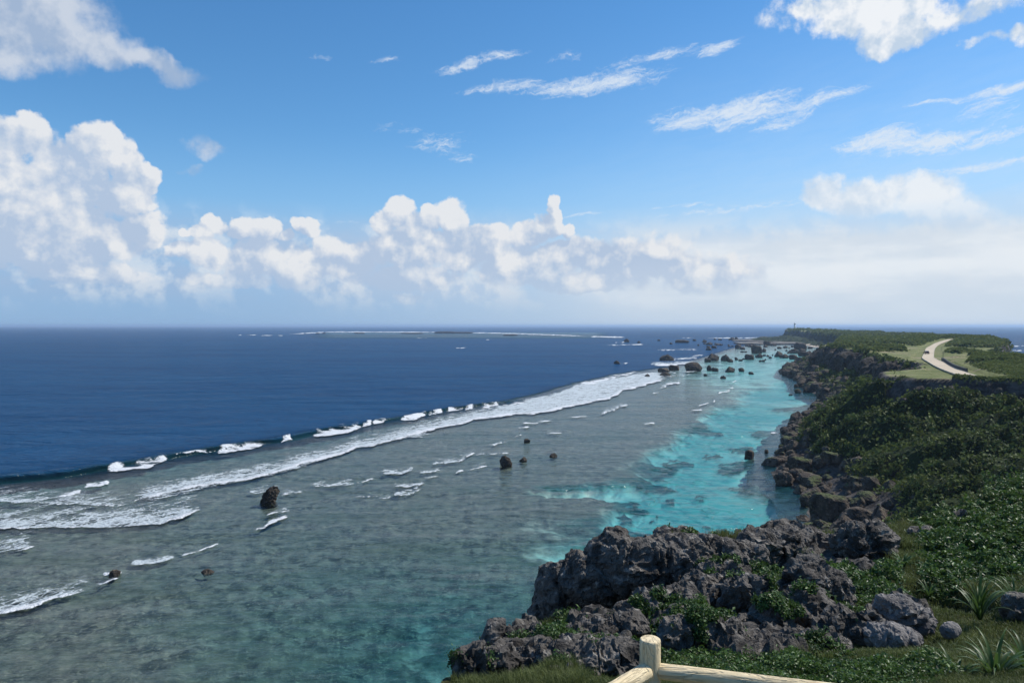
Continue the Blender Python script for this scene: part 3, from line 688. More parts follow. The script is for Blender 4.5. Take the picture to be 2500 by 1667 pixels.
# continue the road towards the viewer, hidden by the shrubs
d0 = (RL[0] - RL[1] + RR[0] - RR[1]); d0 /= np.linalg.norm(d0)
RL = [RL[0] + d0 * 30] + RL; RR = [RR[0] + d0 * 30] + RR
d1 = (RL[-1] - RL[-2] + RR[-1] - RR[-2]); d1 /= np.linalg.norm(d1)
RL = RL + [RL[-1] + d1 * 60 + np.array([10, 0, 0])]; RR = RR + [RR[-1] + d1 * 60 + np.array([10, 0, 0])]
ROAD_C = np.array([(a + b)[:2] / 2 for a, b in zip(RL, RR)])

ta = np.concatenate([np.arange(-0.6, 0.12, 0.03), np.arange(0.12, 0.735, 0.0021), np.arange(0.735, 0.9, 0.005), np.arange(0.9, 1.3, 0.03)])
ty = np.geomspace(33, 2350, 760)
TA, TY = np.meshgrid(ta, ty); tnr, tnc = TA.shape
tY = TY.ravel(); tX = TA.ravel() * tY
tz, tveg, ttop, tcliff, tt_ = terrain(tX, tY)
TV = np.stack([tX, tY, tz], 1)
# rough, undercut rock: push the walls about sideways
k3 = np.stack([tX, tY, tz * 1.0], 1)
push = (tcliff * 1.0)[:, None]
TV[:, 0] += push[:, 0] * (1.6 * fbm(k3 / 6.0, 4, 271) - 0.4) * np.clip(tY / 250, .4, 2)
TV[:, 1] += push[:, 0] * 1.2 * fbm(k3 / 6.0, 4, 281) * np.clip(tY / 250, .4, 2)
tf = grid_faces(tnr, tnc)
tf = tf[(tz[tf] > -1.4).any(1)]
M_LAND, g, out = material('cape_ground')
P_ = g.pos(); vg = g.attr('veg'); tp = g.attr('top')
n1 = g.noise(P_, 0.25, 6, 0.65); n2 = g.noise(P_, 0.05, 4, 0.55); n3 = g.noise(P_, 1.1, 5, 0.7)
ps = g.v('MULTIPLY', P_, (0.22, 0.22, 0.7))
n4 = g.noise(ps, 1.0, 6, 0.62)
rock = g.mix(g.ss(n4, 0.35, 0.68), (0.028, 0.026, 0.026), (0.125, 0.112, 0.10))
rock = g.mix(g.ss(n3, 0.58, 0.75, 0, 0.6), rock, (0.22, 0.20, 0.175))
green = g.mix(g.ss(n1, 0.32, 0.68), (0.014, 0.022, 0.008), (0.040, 0.055, 0.020))
dry = g.mix(n3, (0.20, 0.165, 0.095), (0.36, 0.30, 0.20))
mead = g.mix(g.ss(n1, 0.35, 0.65), (0.115, 0.138, 0.048), (0.20, 0.205, 0.085))
mead = g.mix(g.ss(g.m('ADD', n2, g.m('MULTIPLY', g.m('SUBTRACT', n3, 0.5), 0.3)), 0.53, 0.66, 0, 0.85), mead, dry)
col = g.mix(tp, rock, mead)
col = g.mix(g.ss(g.m('ADD', vg, g.m('MULTIPLY', g.m('SUBTRACT', n1, 0.5), 0.6)), 0.35, 0.6), col, green)
bh = g.m('ADD', n4, g.m('MULTIPLY', n3, 0.5))
principled(g, out, col, 0.95, g.bump(bh, 1.0, 0.9), 0.1)
land = link('headland', np_mesh('headland', TV, tf, {'veg': tveg, 'top': ttop}, False), M_LAND)
tag(land, 'long green limestone headland with dark sea cliffs running out to the lighthouse', 'headland', kind='structure')

# BUTTRESS
# ---- leaf cards
def cards(name, C, N, size, mat, tint, aspect=1.7, spread=0.9, rng=RNG, up=0.15, parent=None):
    """one diamond-shaped leaf face per point; N = surface normal, spread = how far leaves turn away from it"""
    n = len(C)
    nn = N + spread * rng.normal(size=(n, 3)); nn[:, 2] += up
    nn /= np.linalg.norm(nn, axis=1)[:, None] + 1e-9
    r = rng.normal(size=(n, 3)); t = r - (r * nn).sum(1)[:, None] * nn; t /= np.linalg.norm(t, axis=1)[:, None] + 1e-9
    b = np.cross(nn, t)
    L = size[:, None] * aspect ** .5 * 0.5; W = size[:, None] / aspect ** .5 * 0.5
    q = np.stack([C - t * L, C + b * W + nn * W * .3, C + t * L, C - b * W + nn * W * .3], 1).reshape(-1, 3)
    f = np.arange(4 * n).reshape(n, 4)
    me = np_mesh(name, q, f, {'tint': np.repeat(tint, 4)}, False)
    return link(name, me, mat, parent)
def face_samples(V, Fq, weight, count, rng=RNG):
    a = V[Fq[:, 1]] - V[Fq[:, 0]]; b = V[Fq[:, 3]] - V[Fq[:, 0]]
    nrm = np.cross(a, b); ar = np.linalg.norm(nrm, axis=1); nrm /= ar[:, None] + 1e-9
    nrm[nrm[:, 2] < 0] *= -1
    w = ar * weight; w = w / w.sum()
    i = rng.choice(len(Fq), count, p=w)
    s, t = rng.random(count)[:, None], rng.random(count)[:, None]
    q = V[Fq[i]]
    p = q[:, 0] * (1 - s) * (1 - t) + q[:, 1] * s * (1 - t) + q[:, 2] * s * t + q[:, 3] * (1 - s) * t
    return p, nrm[i], i
fv = tveg[tf].mean(1); fc_ = TV[tf].mean(1); fD = fc_[:, 1]
inview = (fc_[:, 0] / fD > 0.30) & (fc_[:, 0] / fD < 0.82) & (fc_[:, 2] > 0.8)
wslope = np.where((fv > 0.3) & inview & (ttop[tf].mean(1) < 0.5) & (fD < 620), fv, 0) / (fD / 150) ** 1.6
wslope = wslope * (0.10 + sstep(fbm(fc_ * [1 / 5.5, 1 / 5.5, 0.1], 3, 305), -0.16, 0.16))
C, N, i = face_samples(TV, tf, wslope, 180000)
sz = np.clip(C[:, 1] * 0.0034, 0.22, 1.6) * RNG.uniform(0.6, 1.5, len(C))
clump = fbm(C / 3.0, 3, 301)
C = C + N * (0.15 + 1.7 * np.clip(clump + 0.35, 0, 1.2))[:, None] * RNG.random(len(C))[:, None] * np.clip(sz / .4, 0.7, 2)[:, None]
tag(cards('slope_scrub', C, N, sz, M_LEAF, np.clip(0.35 + 0.7 * clump + 0.25 * RNG.normal(size=len(C)), 0, 1)), 'dense green scrub covering the slope below the sea cliffs', 'scrub', kind='stuff')
wtop = np.where((fv > 0.3) & inview & (ttop[tf].mean(1) >= 0.5), fv, 0) / (fD / 200) ** 1.7
C, N, i = face_samples(TV, tf, wtop, 110000)
sz = np.clip(C[:, 1] * 0.0032, 0.3, 4.0) * RNG.uniform(0.6, 1.5, len(C))
clump = fbm(C / 5.0, 3, 311)
C = C + N * (np.clip(clump + 0.3, 0, 1.2) * 0.9 * RNG.random(len(C)) * np.clip(C[:, 1] / 300, .5, 1.5))[:, None]
tag(cards('plateau_scrub', C, N, sz, M_LEAF_FAR, np.clip(0.40 + 0.6 * clump + 0.25 * RNG.normal(size=len(C)), 0, 1)), 'low wind-cut scrub spread over the top of the headland', 'scrub', kind='stuff')

# ---- road, low dark strip raised beside its bend, beach
M_ROAD = simple_mat('pale_concrete', (0.50, 0.415, 0.30), 0.9, 0.10, 0.12, 0.2)
M_KERB = simple_mat('road_edge', (0.44, 0.40, 0.32), 0.9, 0.2, 0.3, 0.2)
rv = []; 
for a, b in zip(RL, RR):
    rv += [a, b]
rv = np.array(rv)
# resample along the road for smooth bends
def resample(pts, n):
    pts = np.array(pts); d = np.r_[0, np.cumsum(np.linalg.norm(np.diff(pts, axis=0), axis=1))]
    s = np.linspace(0, d[-1], n); return np.stack([np.interp(s, d, pts[:, k]) for k in range(3)], 1)
NR = 60
A, B = resample(RL, NR), resample(RR, NR)
for _ in range(14):
    for q_ in (A, B): q_[1:-1] = 0.5 * q_[1:-1] + 0.25 * (q_[:-2] + q_[2:])
A, B = A + 0.07 * (B - A), B - 0.07 * (B - A)
for arr_ in (A, B): arr_[:, 2] = plateau_h(arr_[:, 0], arr_[:, 1]) + 0.10
rq = np.stack([np.arange(NR - 1) * 2, np.arange(NR - 1) * 2 + 1, np.arange(NR - 1) * 2 + 3, np.arange(NR - 1) * 2 + 2], 1)
road = link('road', np_mesh('road', np.stack([A, B], 1).reshape(-1, 3), rq), M_ROAD)
tag(road, 'pale concrete road bending along the headland', 'road', kind='structure')
for nm, E, sgn in (('kerb', A, -1), ('kerb', B, 1)):
    dirv = (B - A); dirv /= np.linalg.norm(dirv, axis=1)[:, None]
    o = dirv * sgn * 0.30
    up = np.array([0, 0, 0.05])
    ring = np.stack([E + np.array([0, 0, -.3]), E + up, E + o + up, E + o + np.array([0, 0, -.3])], 1).reshape(-1, 3)
    q = []
    for r in range(NR - 1):
        for j in range(3): q.append((r * 4 + j, r * 4 + j + 1, r * 4 + 4 + j + 1, r * 4 + 4 + j))
    link(nm, np_mesh(nm, ring, np.array(q)), M_KERB, road)

M_ROADSIDE = simple_mat('dark_roadside', (0.075, 0.08, 0.078), 0.9, 0.25, 0.8, 0.2, bump=0.5)
wl = [on_plateau(*p) for p in zz([(880,500),(940,530),(1010,580),(1090,625),(1180,665),(1270,690),(1330,705)])]
W = resample(wl, 26); W[:, 2] = plateau_h(W[:, 0], W[:, 1])
tn = np.gradient(W, axis=0); tn[:, 2] = 0; tn /= np.linalg.norm(tn, axis=1)[:, None]; sn_ = np.stack([-tn[:, 1], tn[:, 0], 0 * tn[:, 0]], 1) * 0.25
hh = 0.95 + 0.06 * np.random.default_rng(2).normal(size=26)
ring = np.stack([W - sn_ + [0, 0, -.5], W - sn_ * .8 + np.c_[0 * hh, 0 * hh, hh], W + sn_ * .8 + np.c_[0 * hh, 0 * hh, hh], W + sn_ + [0, 0, -.5]], 1).reshape(-1, 3)
q = [(r * 4 + j, r * 4 + j + 1, r * 4 + 4 + j + 1, r * 4 + 4 + j) for r in range(25) for j in range(3)] + [(3, 2, 1, 0), (100, 101, 102, 103)]
tag(link('roadside_strip', np_mesh('roadside_strip', ring, np.array(q)), M_ROADSIDE), 'low dark raised strip beside the bend of the pale road', 'wall')

M_SAND = simple_mat('beach_sand', (0.66, 0.56, 0.44), 0.95, 0.1, 0.05, 0.1)
bp = S([(1950,839.5),(1966,842.5),(1988,847),(2013,847.2),(2022,845)]) 
bi = S([(1958,838),(1975,838.6),(1992,838.4),(2010,838.8),(2024,840)])
bvv = [(x, y, 0.12) for x, y in bp] + [(x, y, 2.6) for x, y in bi] + [((a[0] + b[0]) / 2, (a[1] + b[1]) / 2, 1.1) for a, b in zip(bp, bi)]
bqq = [(i, i + 1, 11 + i, 10 + i) for i in range(4)] + [(10 + i, 11 + i, 6 + i, 5 + i) for i in range(4)]
tag(link('beach', np_mesh('beach', np.array(bvv), np.array(bqq), smooth=True), M_SAND), 'small pale sandy beach tucked behind the far cliff corner', 'beach', kind='structure')

# ---- lighthouse
M_WHITE = simple_mat('white_render', (0.85, 0.86, 0.86), 0.7, 0.04, 0.3, 0.3)
M_GLASS = simple_mat('dark_glass', (0.03, 0.045, 0.06), 0.1, 0.1, 1.0, 0.6)
M_METAL = simple_mat('grey_metal', (0.22, 0.24, 0.25), 0.5, 0.1, 1.0, 0.5, 0.4)
lp = at(1940.5, 804.0, 1990); lx, ly = lp.x, lp.y
lz = float(terrain(np.array([lx]), np.array([ly]))[0][0]) - 0.3
LH = empty('lighthouse', (lx, ly, lz)); tag(LH, 'slender white lighthouse standing at the tip of the headland', 'lighthouse')
b = bmesh.new(); bm_cone(b, 0, 13.5, 3.3, 2.2, 24); bm_obj('tower', b, M_WHITE, LH, True)
b = bmesh.new(); bm_cone(b, 13.3, 14.0, 2.3, 3.1, 24); bm_cone(b, 13.9, 14.3, 3.15, 3.15, 24); gal = bm_obj('gallery', b, M_WHITE, LH)
b = bmesh.new()
for i in range(16):
    a = i / 16 * math.tau; bm_box(b, (2.6 * math.cos(a), 2.6 * math.sin(a), 14.8), (.08, .08, 1.0))
bm_cone(b, 15.25, 15.35, 2.65, 2.65, 24)
bm_obj('railing', b, M_METAL, gal)
b = bmesh.new(); bm_cone(b, 14.2, 16.6, 1.35, 1.35, 16); lan = bm_obj('lantern', b, M_GLASS, LH)
b = bmesh.new(); bm_cone(b, 16.55, 18.2, 1.7, 0.15, 16); bm_cone(b, 18.0, 19.2, 0.07, 0.05, 8); bm_obj('lantern_roof', b, M_WHITE, lan)
for hgt_ in (4, 8, 11.5):
    b = bmesh.new(); bm_box(b, (-0.9, -2.35 + hgt_ * 0.05, hgt_), (.7, .5, 1.1)); bm_obj('window', b, M_GLASS, LH)
b = bmesh.new(); bm_box(b, (6.0, 1.0, 1.3), (9, 6, 2.9)); bm_box(b, (6, 1, 2.85), (9.6, 6.6, .3)); hs_ = bm_obj('keeper_house', b, M_WHITE, LH)
b = bmesh.new(); bm_box(b, (6.0, -2.05, 1.0), (1.1, .12, 2.1)); bm_obj('door', b, M_METAL, hs_)
b = bmesh.new()
bm_box(b, (3, -6, 0.5), (22, .3, 1.1)); bm_box(b, (-8, -1, 0.5), (.3, 10, 1.1)); bm_obj('boundary_wall', b, M_WHITE, LH)

# ---- car on the road
M_CAR = simple_mat('black_car_paint', (0.018, 0.018, 0.02), 0.25, 0.05, 1, 0.5, coat=0.8)
M_TYRE = simple_mat('tyre_rubber', (0.02, 0.02, 0.02), 0.9, 0.1)
M_RED = simple_mat('tail_lamp', (0.35, 0.02, 0.02), 0.3, 0.05)
cp = on_plateau(2261.5, 864.0)
rd = np.array([0.25, 1.0]); 
CAR = empty('parked_car', (cp[0], cp[1], float(plateau_h(cp[0], cp[1])) + 0.10), math.atan2(-rd[0], rd[1]))
tag(CAR, 'small black car on the pale headland road', 'car')
def prism(profile, w, name, mat, parent, inset=0.0):
    b = bmesh.new(); L_, R_ = [], []
    for (y, z) in profile:
        ww = w / 2 - inset * max(0, z - 0.9)
        L_.append(b.verts.new((-ww, y, z))); R_.append(b.verts.new((ww, y, z)))
    b.faces.new(L_[::-1]); b.faces.new(R_)
    n = len(profile)
    for i in range(n): b.faces.new((L_[i], L_[(i + 1) % n], R_[(i + 1) % n], R_[i]))
    bmesh.ops.recalc_face_normals(b, faces=b.faces)
    return bm_obj(name, b, mat, parent)
prism([(-2.0,.35),(-2.05,.8),(-1.95,1.0),(-.9,1.02),(.95,.98),(1.9,.82),(2.05,.6),(2.0,.35)], 1.72, 'body', M_CAR, CAR)
cab = prism([(-1.9,.98),(-1.45,1.52),(.15,1.55),(.98,.97)], 1.62, 'cabin', M_CAR, CAR, 0.25)
b = bmesh.new(); bm_box(b, (0, -1.70, 1.24), (1.2, .08, .36)); bm_obj('rear_window', b, M_GLASS, cab)
for sx in (-1, 1):
    b = bmesh.new(); bm_box(b, (sx * .76, -.45, 1.26), (.06, 1.9, .36)); bm_obj('side_window', b, M_GLASS, cab)
    b = bmesh.new(); bm_box(b, (sx * .68, -2.03, .85), (.22, .08, .22)); bm_obj('tail_light', b, M_RED, CAR)
    for sy in (-1.25, 1.3):
        b = bmesh.new(); r_ = bmesh.ops.create_cone(b, cap_ends=True, segments=16, radius1=.33, radius2=.33, depth=.2)
        bmesh.ops.rotate(b, verts=b.verts, matrix=Matrix.Rotation(math.pi / 2, 3, 'Y')); bmesh.ops.translate(b, verts=b.verts, vec=(sx * .78, sy, .33))
        wh = bm_obj('wheel', b, M_TYRE, CAR)
        b = bmesh.new(); r_ = bmesh.ops.create_cone(b, cap_ends=True, segments=12, radius1=.2, radius2=.2, depth=.22)
        bmesh.ops.rotate(b, verts=b.verts, matrix=Matrix.Rotation(math.pi / 2, 3, 'Y')); bmesh.ops.translate(b, verts=b.verts, vec=(sx * .78, sy, .33))
        bm_obj('rim', b, M_METAL, wh)

# ---- boulders: broken blocks made by cutting a ball with planes, then roughened
def boulder_mesh(seed, blocky=9, rough=0.10, sub=4, flat=0.0, pointy=0.0):
    r = np.random.default_rng(seed)
    b = bmesh.new(); bmesh.ops.create_icosphere(b, subdivisions=sub, radius=1)
    V_ = np.array([v.co for v in b.verts]); F_ = np.array([[v.index for v in f.verts] for f in b.faces]); b.free()
    d = V_ / np.linalg.norm(V_, axis=1)[:, None]
    rad = np.full(len(d), 1.25)
    for k_ in range(blocky):
        n_ = r.normal(size=3); n_[2] = n_[2] * 0.6; n_ /= np.linalg.norm(n_); off_ = r.uniform(0.72, 1.0)
        c_ = d @ n_; rad = np.where(c_ > 0.05, np.minimum(rad, off_ / np.maximum(c_, 0.05)), rad)
    V_ = d * rad[:, None]
    V_ = V_ * (1 + rough * (1.5 * fbm(V_ * 1.4 + seed, 3, seed) + 0.9 * fbm(V_ * 4.0 + seed, 3, seed + 1, ridged=True) * 0.6))[:, None]
    if pointy: V_[:, :2] *= (1 - pointy * np.clip(V_[:, 2], 0, 1))[:, None]
    V_[:, 2] = np.where(V_[:, 2] < -0.55, -0.55, V_[:, 2])
    V_ -= [(V_[:, 0].max() + V_[:, 0].min()) / 2, (V_[:, 1].max() + V_[:, 1].min()) / 2, V_[:, 2].min()]
    V_ /= [V_[:, 0].max(), V_[:, 1].max(), V_[:, 2].max()]     # half width 1, half depth 1, height 1
    return np_mesh('boulder', V_, F_, smooth=False)
BM = [boulder_mesh(s, blocky=int(bk), rough=ro, pointy=pt) for s, bk, ro, pt in [(1,10,.12,0),(2,8,.16,.2),(3,12,.12,0),(4,9,.14,.35),(5,7,.18,.1),(6,11,.14,0),(7,9,.2,.25),(8,8,.12,0)]]
for m_ in BM: m_.materials.append(M_BOULDER)
BMS = []
for m_ in BM:
    c_ = m_.copy(); c_.materials.clear(); c_.materials.append(M_SHORE); BMS.append(c_)
def boulder(x, y, w, h, label, group, mesh=0, rz=None, shore=False, z=-0.45, dep=None, tilt=0.0, name='boulder', D=None):
    """x, y = photo pixel at the waterline, w, h in photo pixels"""
    if D is None: X, Y = sea_at(x, y); zb = z
    else: X = (x - CX) / F * D; Y = D; zb = H - (y - HY) / F * D + z
    sw_, sh_ = w / F * Y / 2, h / F * Y
    Y += sw_ * 0.5
    o = bpy.data.objects.new(name, (BMS if shore else BM)[mesh % 8]); COL.objects.link(o)
    o.location = (X, Y, zb); o.scale = (sw_ * 1.08, sw_ * (dep or 0.85), sh_ - zb if D is None else sh_)
    o.rotation_euler = (tilt, 0, rz if rz is not None else 0)
    tag(o, label, 'boulder', group)
    return o
def q5(lst): return [(1480 + a * 620 / 2352, 770 + b_ * 620 / 2352, c_ * 620 / 2352, d_ * 620 / 2352, *r) for (a, b_, c_, d_, *r) in lst]
G1 = 'boulders standing on the reef'
NEARB = [
 (1235,1138,29,26,'squat dark boulder, largest of four in mid lagoon',6),(1277,1126,18,11,'small dark rock just right of the squat mid-lagoon boulder',1),
 (1285,1079,16,8,'small flat rock behind the squat mid-lagoon boulder',4),(1352,1115,21,9,'low pointed rock alone in grey water, right of the mid-lagoon pair',3),(1831,1119,28,21,'rounded boulder alone in turquoise water near the rocky shore',0),(1872,1105,11,8,'tiny rock right of the lone boulder in turquoise water',2),
 (275,1408,30,15,'low brown rock washed by foam at far left',4),(503,1398,34,9,'dark flat rock barely breaking the water, left foreground',5)]
for i, (x, y, w, h, lab, ms) in enumerate(NEARB):
    ob_ = boulder(x, y, w, h, lab, G1, ms, rz=0.3 * i, z=-0.3)

FARB = q5([
 (190,248,50,35,'pointed rock farthest left of the cape boulders, below the far surf',3),(302,256,30,20,'small rock right of the farthest-left pointed rock',1),(488,235,28,13,'tiny flat rock between the far-left rocks and the long flat islet',4),(602,267,26,16,'tiny rock just below left of the long flat islet',2),
 (704,255,125,30,'long flat islet with a small hump, far off the cape',4),(818,237,30,18,'small rock right of the long flat islet',0),(912,251,40,30,'rounded rock above the far low boulder group',5),(956,273,62,27,'low wide rock far off the shelf',1),
 (1008,226,22,13,'tiny dark rock near the far white surf line',2),(1056,230,36,14,'tiny flat rock below the far white surf line',4),(1046,277,76,20,'long low rock left of the rock shelf',5),(952,322,50,32,'slanting rock alone in open lagoon left of centre',3),(1002,304,44,25,'rock just above right of the slanting lagoon rock',0),
 (1166,230,62,30,'dark rock at the left end of the far shelf',1),(1208,226,30,29,'upright rock at the left end of the far shelf',6),(1228,305,60,34,'blocky boulder in front of the shelf',2),(1266,314,46,24,'low boulder touching the right side of the blocky shelf boulder',1),(1402,349,90,76,'large round boulder with shrubs on top, in front of the shelf',0),(1466,337,40,36,'boulder tucked behind the right of the large round boulder',5),
 (566,420,125,60,'big pointed boulder breaking the waves at the reef edge',3),(102,450,50,33,'lone boulder out in deep blue water beyond the reef',6),(540,526,106,38,'long flat slab boulder at the reef edge',2),(632,508,88,50,'round-topped boulder behind the flat slab at the reef edge',0),(380,568,48,28,'small boulder in white foam at the end of the breakers',1),(552,560,95,37,'wedge boulder in front of the flat slab',3),
 (816,516,152,84,'largest dark block of the reef boulders, flat-topped',7),(998,418,112,68,'tall humped boulder left of the pyramid boulder',5),(940,429,62,34,'low rock at the left foot of the tall humped boulder',4),(1108,420,78,60,'pyramid-shaped boulder in mid lagoon',3),(1152,430,50,30,'small rock at the right foot of the pyramid boulder',1),
 (958,510,42,52,'narrow upright boulder right of the largest block',6),(1012,515,58,33,'low boulder right of the narrow upright one',0),(1158,522,86,50,'domed boulder standing apart in pale lagoon water',5),(1256,518,52,34,'square boulder right of the domed one',7),(1346,543,46,22,'flat square boulder at the right end of the lagoon row',2),
 (920,558,34,18,'small rock in foam below the largest block',4),(1086,582,52,26,'low jagged rock nearest the viewer in the boulder field',3),(1332,408,78,50,'rounded boulder right of the pyramid boulder',0),(1420,390,60,40,'humped boulder below the large shrub-topped one',1),(1208,412,32,25,'small rock between the pyramid and rounded boulders',2),(1245,421,38,16,'flat rock left of the rounded boulder',4),(1272,407,28,14,'tiny rock touching the rounded boulder',1),
 (1608,383,76,54,'big dark boulder left of the pair below the beach',5),(1652,393,82,38,'low boulder leaning on the big dark one below the beach',1),(1745,405,86,42,'wide boulder in front of the lagoon cluster below the beach',2),(1826,410,30,20,'small square rock nearest the headland cliff',7),(1842,377,98,44,'broad flat-topped boulder near the headland cliff',0),(1750,348,82,40,'boulder under the tallest rock of the beach cluster',6),
 (1808,312,104,62,'tallest rounded rock beside the beach',0),(1822,335,78,32,'boulder in front of the tallest rock beside the beach',5),(1884,357,56,30,'slanted boulder right of the beach cluster',3),(1660,300,42,20,'small rock left of the tallest beach rock',1),(1605,308,40,18,'flat rock far left of the tallest beach rock',4),(1730,293,32,16,'tiny rock touching the tallest beach rock',2),
 (1940,343,28,14,'tiny rock left of two in the water below the beach',0),(1968,335,38,14,'tiny flat rock right of two in the water below the beach',4),(1706,348,38,20,'small rock left of the beach cluster',6),(1890,306,46,16,'low rock at the left end of the beach',4),(1520,396,32,18,'small rock in open water left of the big dark boulder',1),(1480,292,42,22,'low rock in front of the shelf, right part',5),
 (1550,280,60,24,'rock hump on the shelf edge below the lighthouse',1),(1495,275,60,40,'dark rock block standing on the shelf edge',0),(1350,292,56,26,'rock pair on the front edge of the shelf',5),(1310,285,40,22,'small rock on the front edge of the shelf',3)])
for i, (x, y, w, h, lab, ms) in enumerate(FARB):
    boulder(x, y, w, h, lab, 'boulders scattered in the shallows off the cape', ms, rz=random.uniform(-.25, .25), z=-0.5)
rr = random.Random(5)
for i in range(34):          # specks between them
    x, y = rr.choice([(rr.uniform(1700, 1830), rr.uniform(838, 850)), (rr.uniform(1840, 1900), rr.uniform(866, 884)), (rr.uniform(1780, 1990), rr.uniform(848, 868))])
    boulder(x, y, rr.uniform(4, 9), rr.uniform(2, 4.5), 'tiny dark rock speck in the shallows between the far boulders', 'rock specks in the far shallows', rr.randrange(8), rz=rr.uniform(0, 3), name='rock')
# far reef islets
for (x, y, w, h, lab) in [(1088,814,58,5,'longest dark islet on the far outer reef'),(1130,814,48,4,'right end of the long islet on the far outer reef'),(1246,819.5,36,3.4,'small islet right of the longest one on the far reef'),(1012,815,42,2.6,'flat rock left of the longest far islet'),(990,814.6,24,2.4,'flat rock second left of the longest far islet'),(876,814.5,26,3,'lone dark rock toward the left of the far reef'),(790,814.5,10,3,'rock at the right of two, left end of the far reef'),(775,815,10,3,'rock at the left of two, left end of the far reef')]:
    boulder(x, y, w, h, lab, 'islets on the far outer reef', 4, dep=0.3, name='islet')

# rock shelf below the lighthouse
def slab(name, pts, zt, lab, seed):
    r = np.random.default_rng(seed); n = 40
    P_2 = resample([(*sea_at(x, y), 0) for (x, y) in pts + pts[:1]], n + 1)[:-1]
    P_2[:, :2] += r.normal(size=(n, 2)) * 2.5
    c_ = P_2.mean(0)
    rings = [P_2 + [0, 0, -1.0], P_2 + np.c_[np.zeros((n, 2)), zt * (0.7 + .3 * r.random(n))], c_ + (P_2 - c_) * [0.72, 0.8, 1] + np.c_[np.zeros((n, 2)), zt * (0.85 + .4 * r.random(n))], c_ + (P_2 - c_) * [0.3, 0.3, 1] + np.c_[np.zeros((n, 2)), zt * (0.85 + .3 * r.random(n))]]
    q = [(k_ * n + i, k_ * n + (i + 1) % n, (k_ + 1) * n + (i + 1) % n, (k_ + 1) * n + i) for k_ in range(3) for i in range(n)]
    o = link(name, np_mesh(name, np.concatenate(rings), np.array(q)), M_SHELF); tag(o, lab, 'rock shelf')
M_SHELF = mat_limestone('shelf_rock', (0.21, 0.19, 0.16), (0.10, 0.09, 0.08), (0.36, 0.33, 0.28), 0.12, 0.5)
slab('rock_shelf', [(1800,841.5),(1870,841.8),(1952,841),(1960,838),(1900,835.5),(1840,835.8),(1796,837.5)], 2.6, 'long low rock shelf in front of the lighthouse point', 3)
slab('rock_shelf', [(1790,833.5),(1850,833.8),(1930,833.5),(1930,830),(1850,829.5),(1796,830.5)], 2.2, 'thin pale rock shelf behind the long low one', 4)
boulder(1898,830,44,9,'rough rock outcrop at the waterline below the lighthouse cliff', None, 1, shore=False, D=None, name='rock_outcrop')
boulder(1868,828.5,30,7,'low rock outcrop left of the lighthouse cliff foot', None, 4, name='rock_outcrop')

# broken blocks and buttresses standing out of the cliff walls, pieces of the headland
M_CLIFF = mat_limestone('cliff_rock', (0.078, 0.066, 0.052), (0.030, 0.026, 0.022), (0.16, 0.138, 0.11), 0.16, 0.5)
BMC = []
for m_ in BM:
    c_ = m_.copy(); c_.materials.clear(); c_.materials.append(M_CLIFF); BMC.append(c_)
rgc = np.random.default_rng(31)
ed = resample([(x, y, 0) for x, y in EDGE[7:22]], 130)
for j in range(130):
    x_, y_ = ed[j, :2]; nearw = y_ < 240
    w_ = rgc.uniform(2.0, 5.2) * (1.0 if nearw else 1.7); hp_ = float(plateau_h(x_, y_)); h_ = hp_ * (rgc.uniform(.16, .40) if nearw else rgc.uniform(.45, .75))
    o = bpy.data.objects.new('cliff_block', BMC[int(rgc.integers(0, 8))]); COL.objects.link(o); o.parent = land
    o.location = (x_ + rgc.normal() * 1.6 - (0.9 if nearw else 1.2), y_ + rgc.normal() * 1.6 - .8, hp_ - h_ + rgc.uniform(-3.0, .15)); o.rotation_euler = (rgc.uniform(-.12, .12), rgc.uniform(-.12, .12), rgc.uniform(0, 6.28)); o.scale = (w_, w_ * rgc.uniform(.7, 1.1), h_)
# outcrops breaking through the scrub slope
for j in range(34):
    x_, y_ = rgc.uniform(66, 118), rgc.uniform(95, 300)
    z_, v_, t_, c_, tt1 = [float(q_[0]) for q_ in terrain(np.array([x_ + .2 * (y_ - 150)]), np.array([y_]))]
    if not (0.25 < tt1 < 0.97) or z_ < 3 or y_ < 130: continue
    w_ = rgc.uniform(0.8, 2.0)
    o = bpy.data.objects.new('slope_outcrop', BMC[int(rgc.integers(0, 8))]); COL.objects.link(o); o.parent = land
    o.location = (x_ + .2 * (y_ - 150), y_, z_ - .4 * w_); o.rotation_euler = (rgc.uniform(-.2, .2), rgc.uniform(-.2, .2), rgc.uniform(0, 6.28)); o.scale = (w_, w_ * rgc.uniform(.7, 1.2), w_ * rgc.uniform(.9, 1.6))

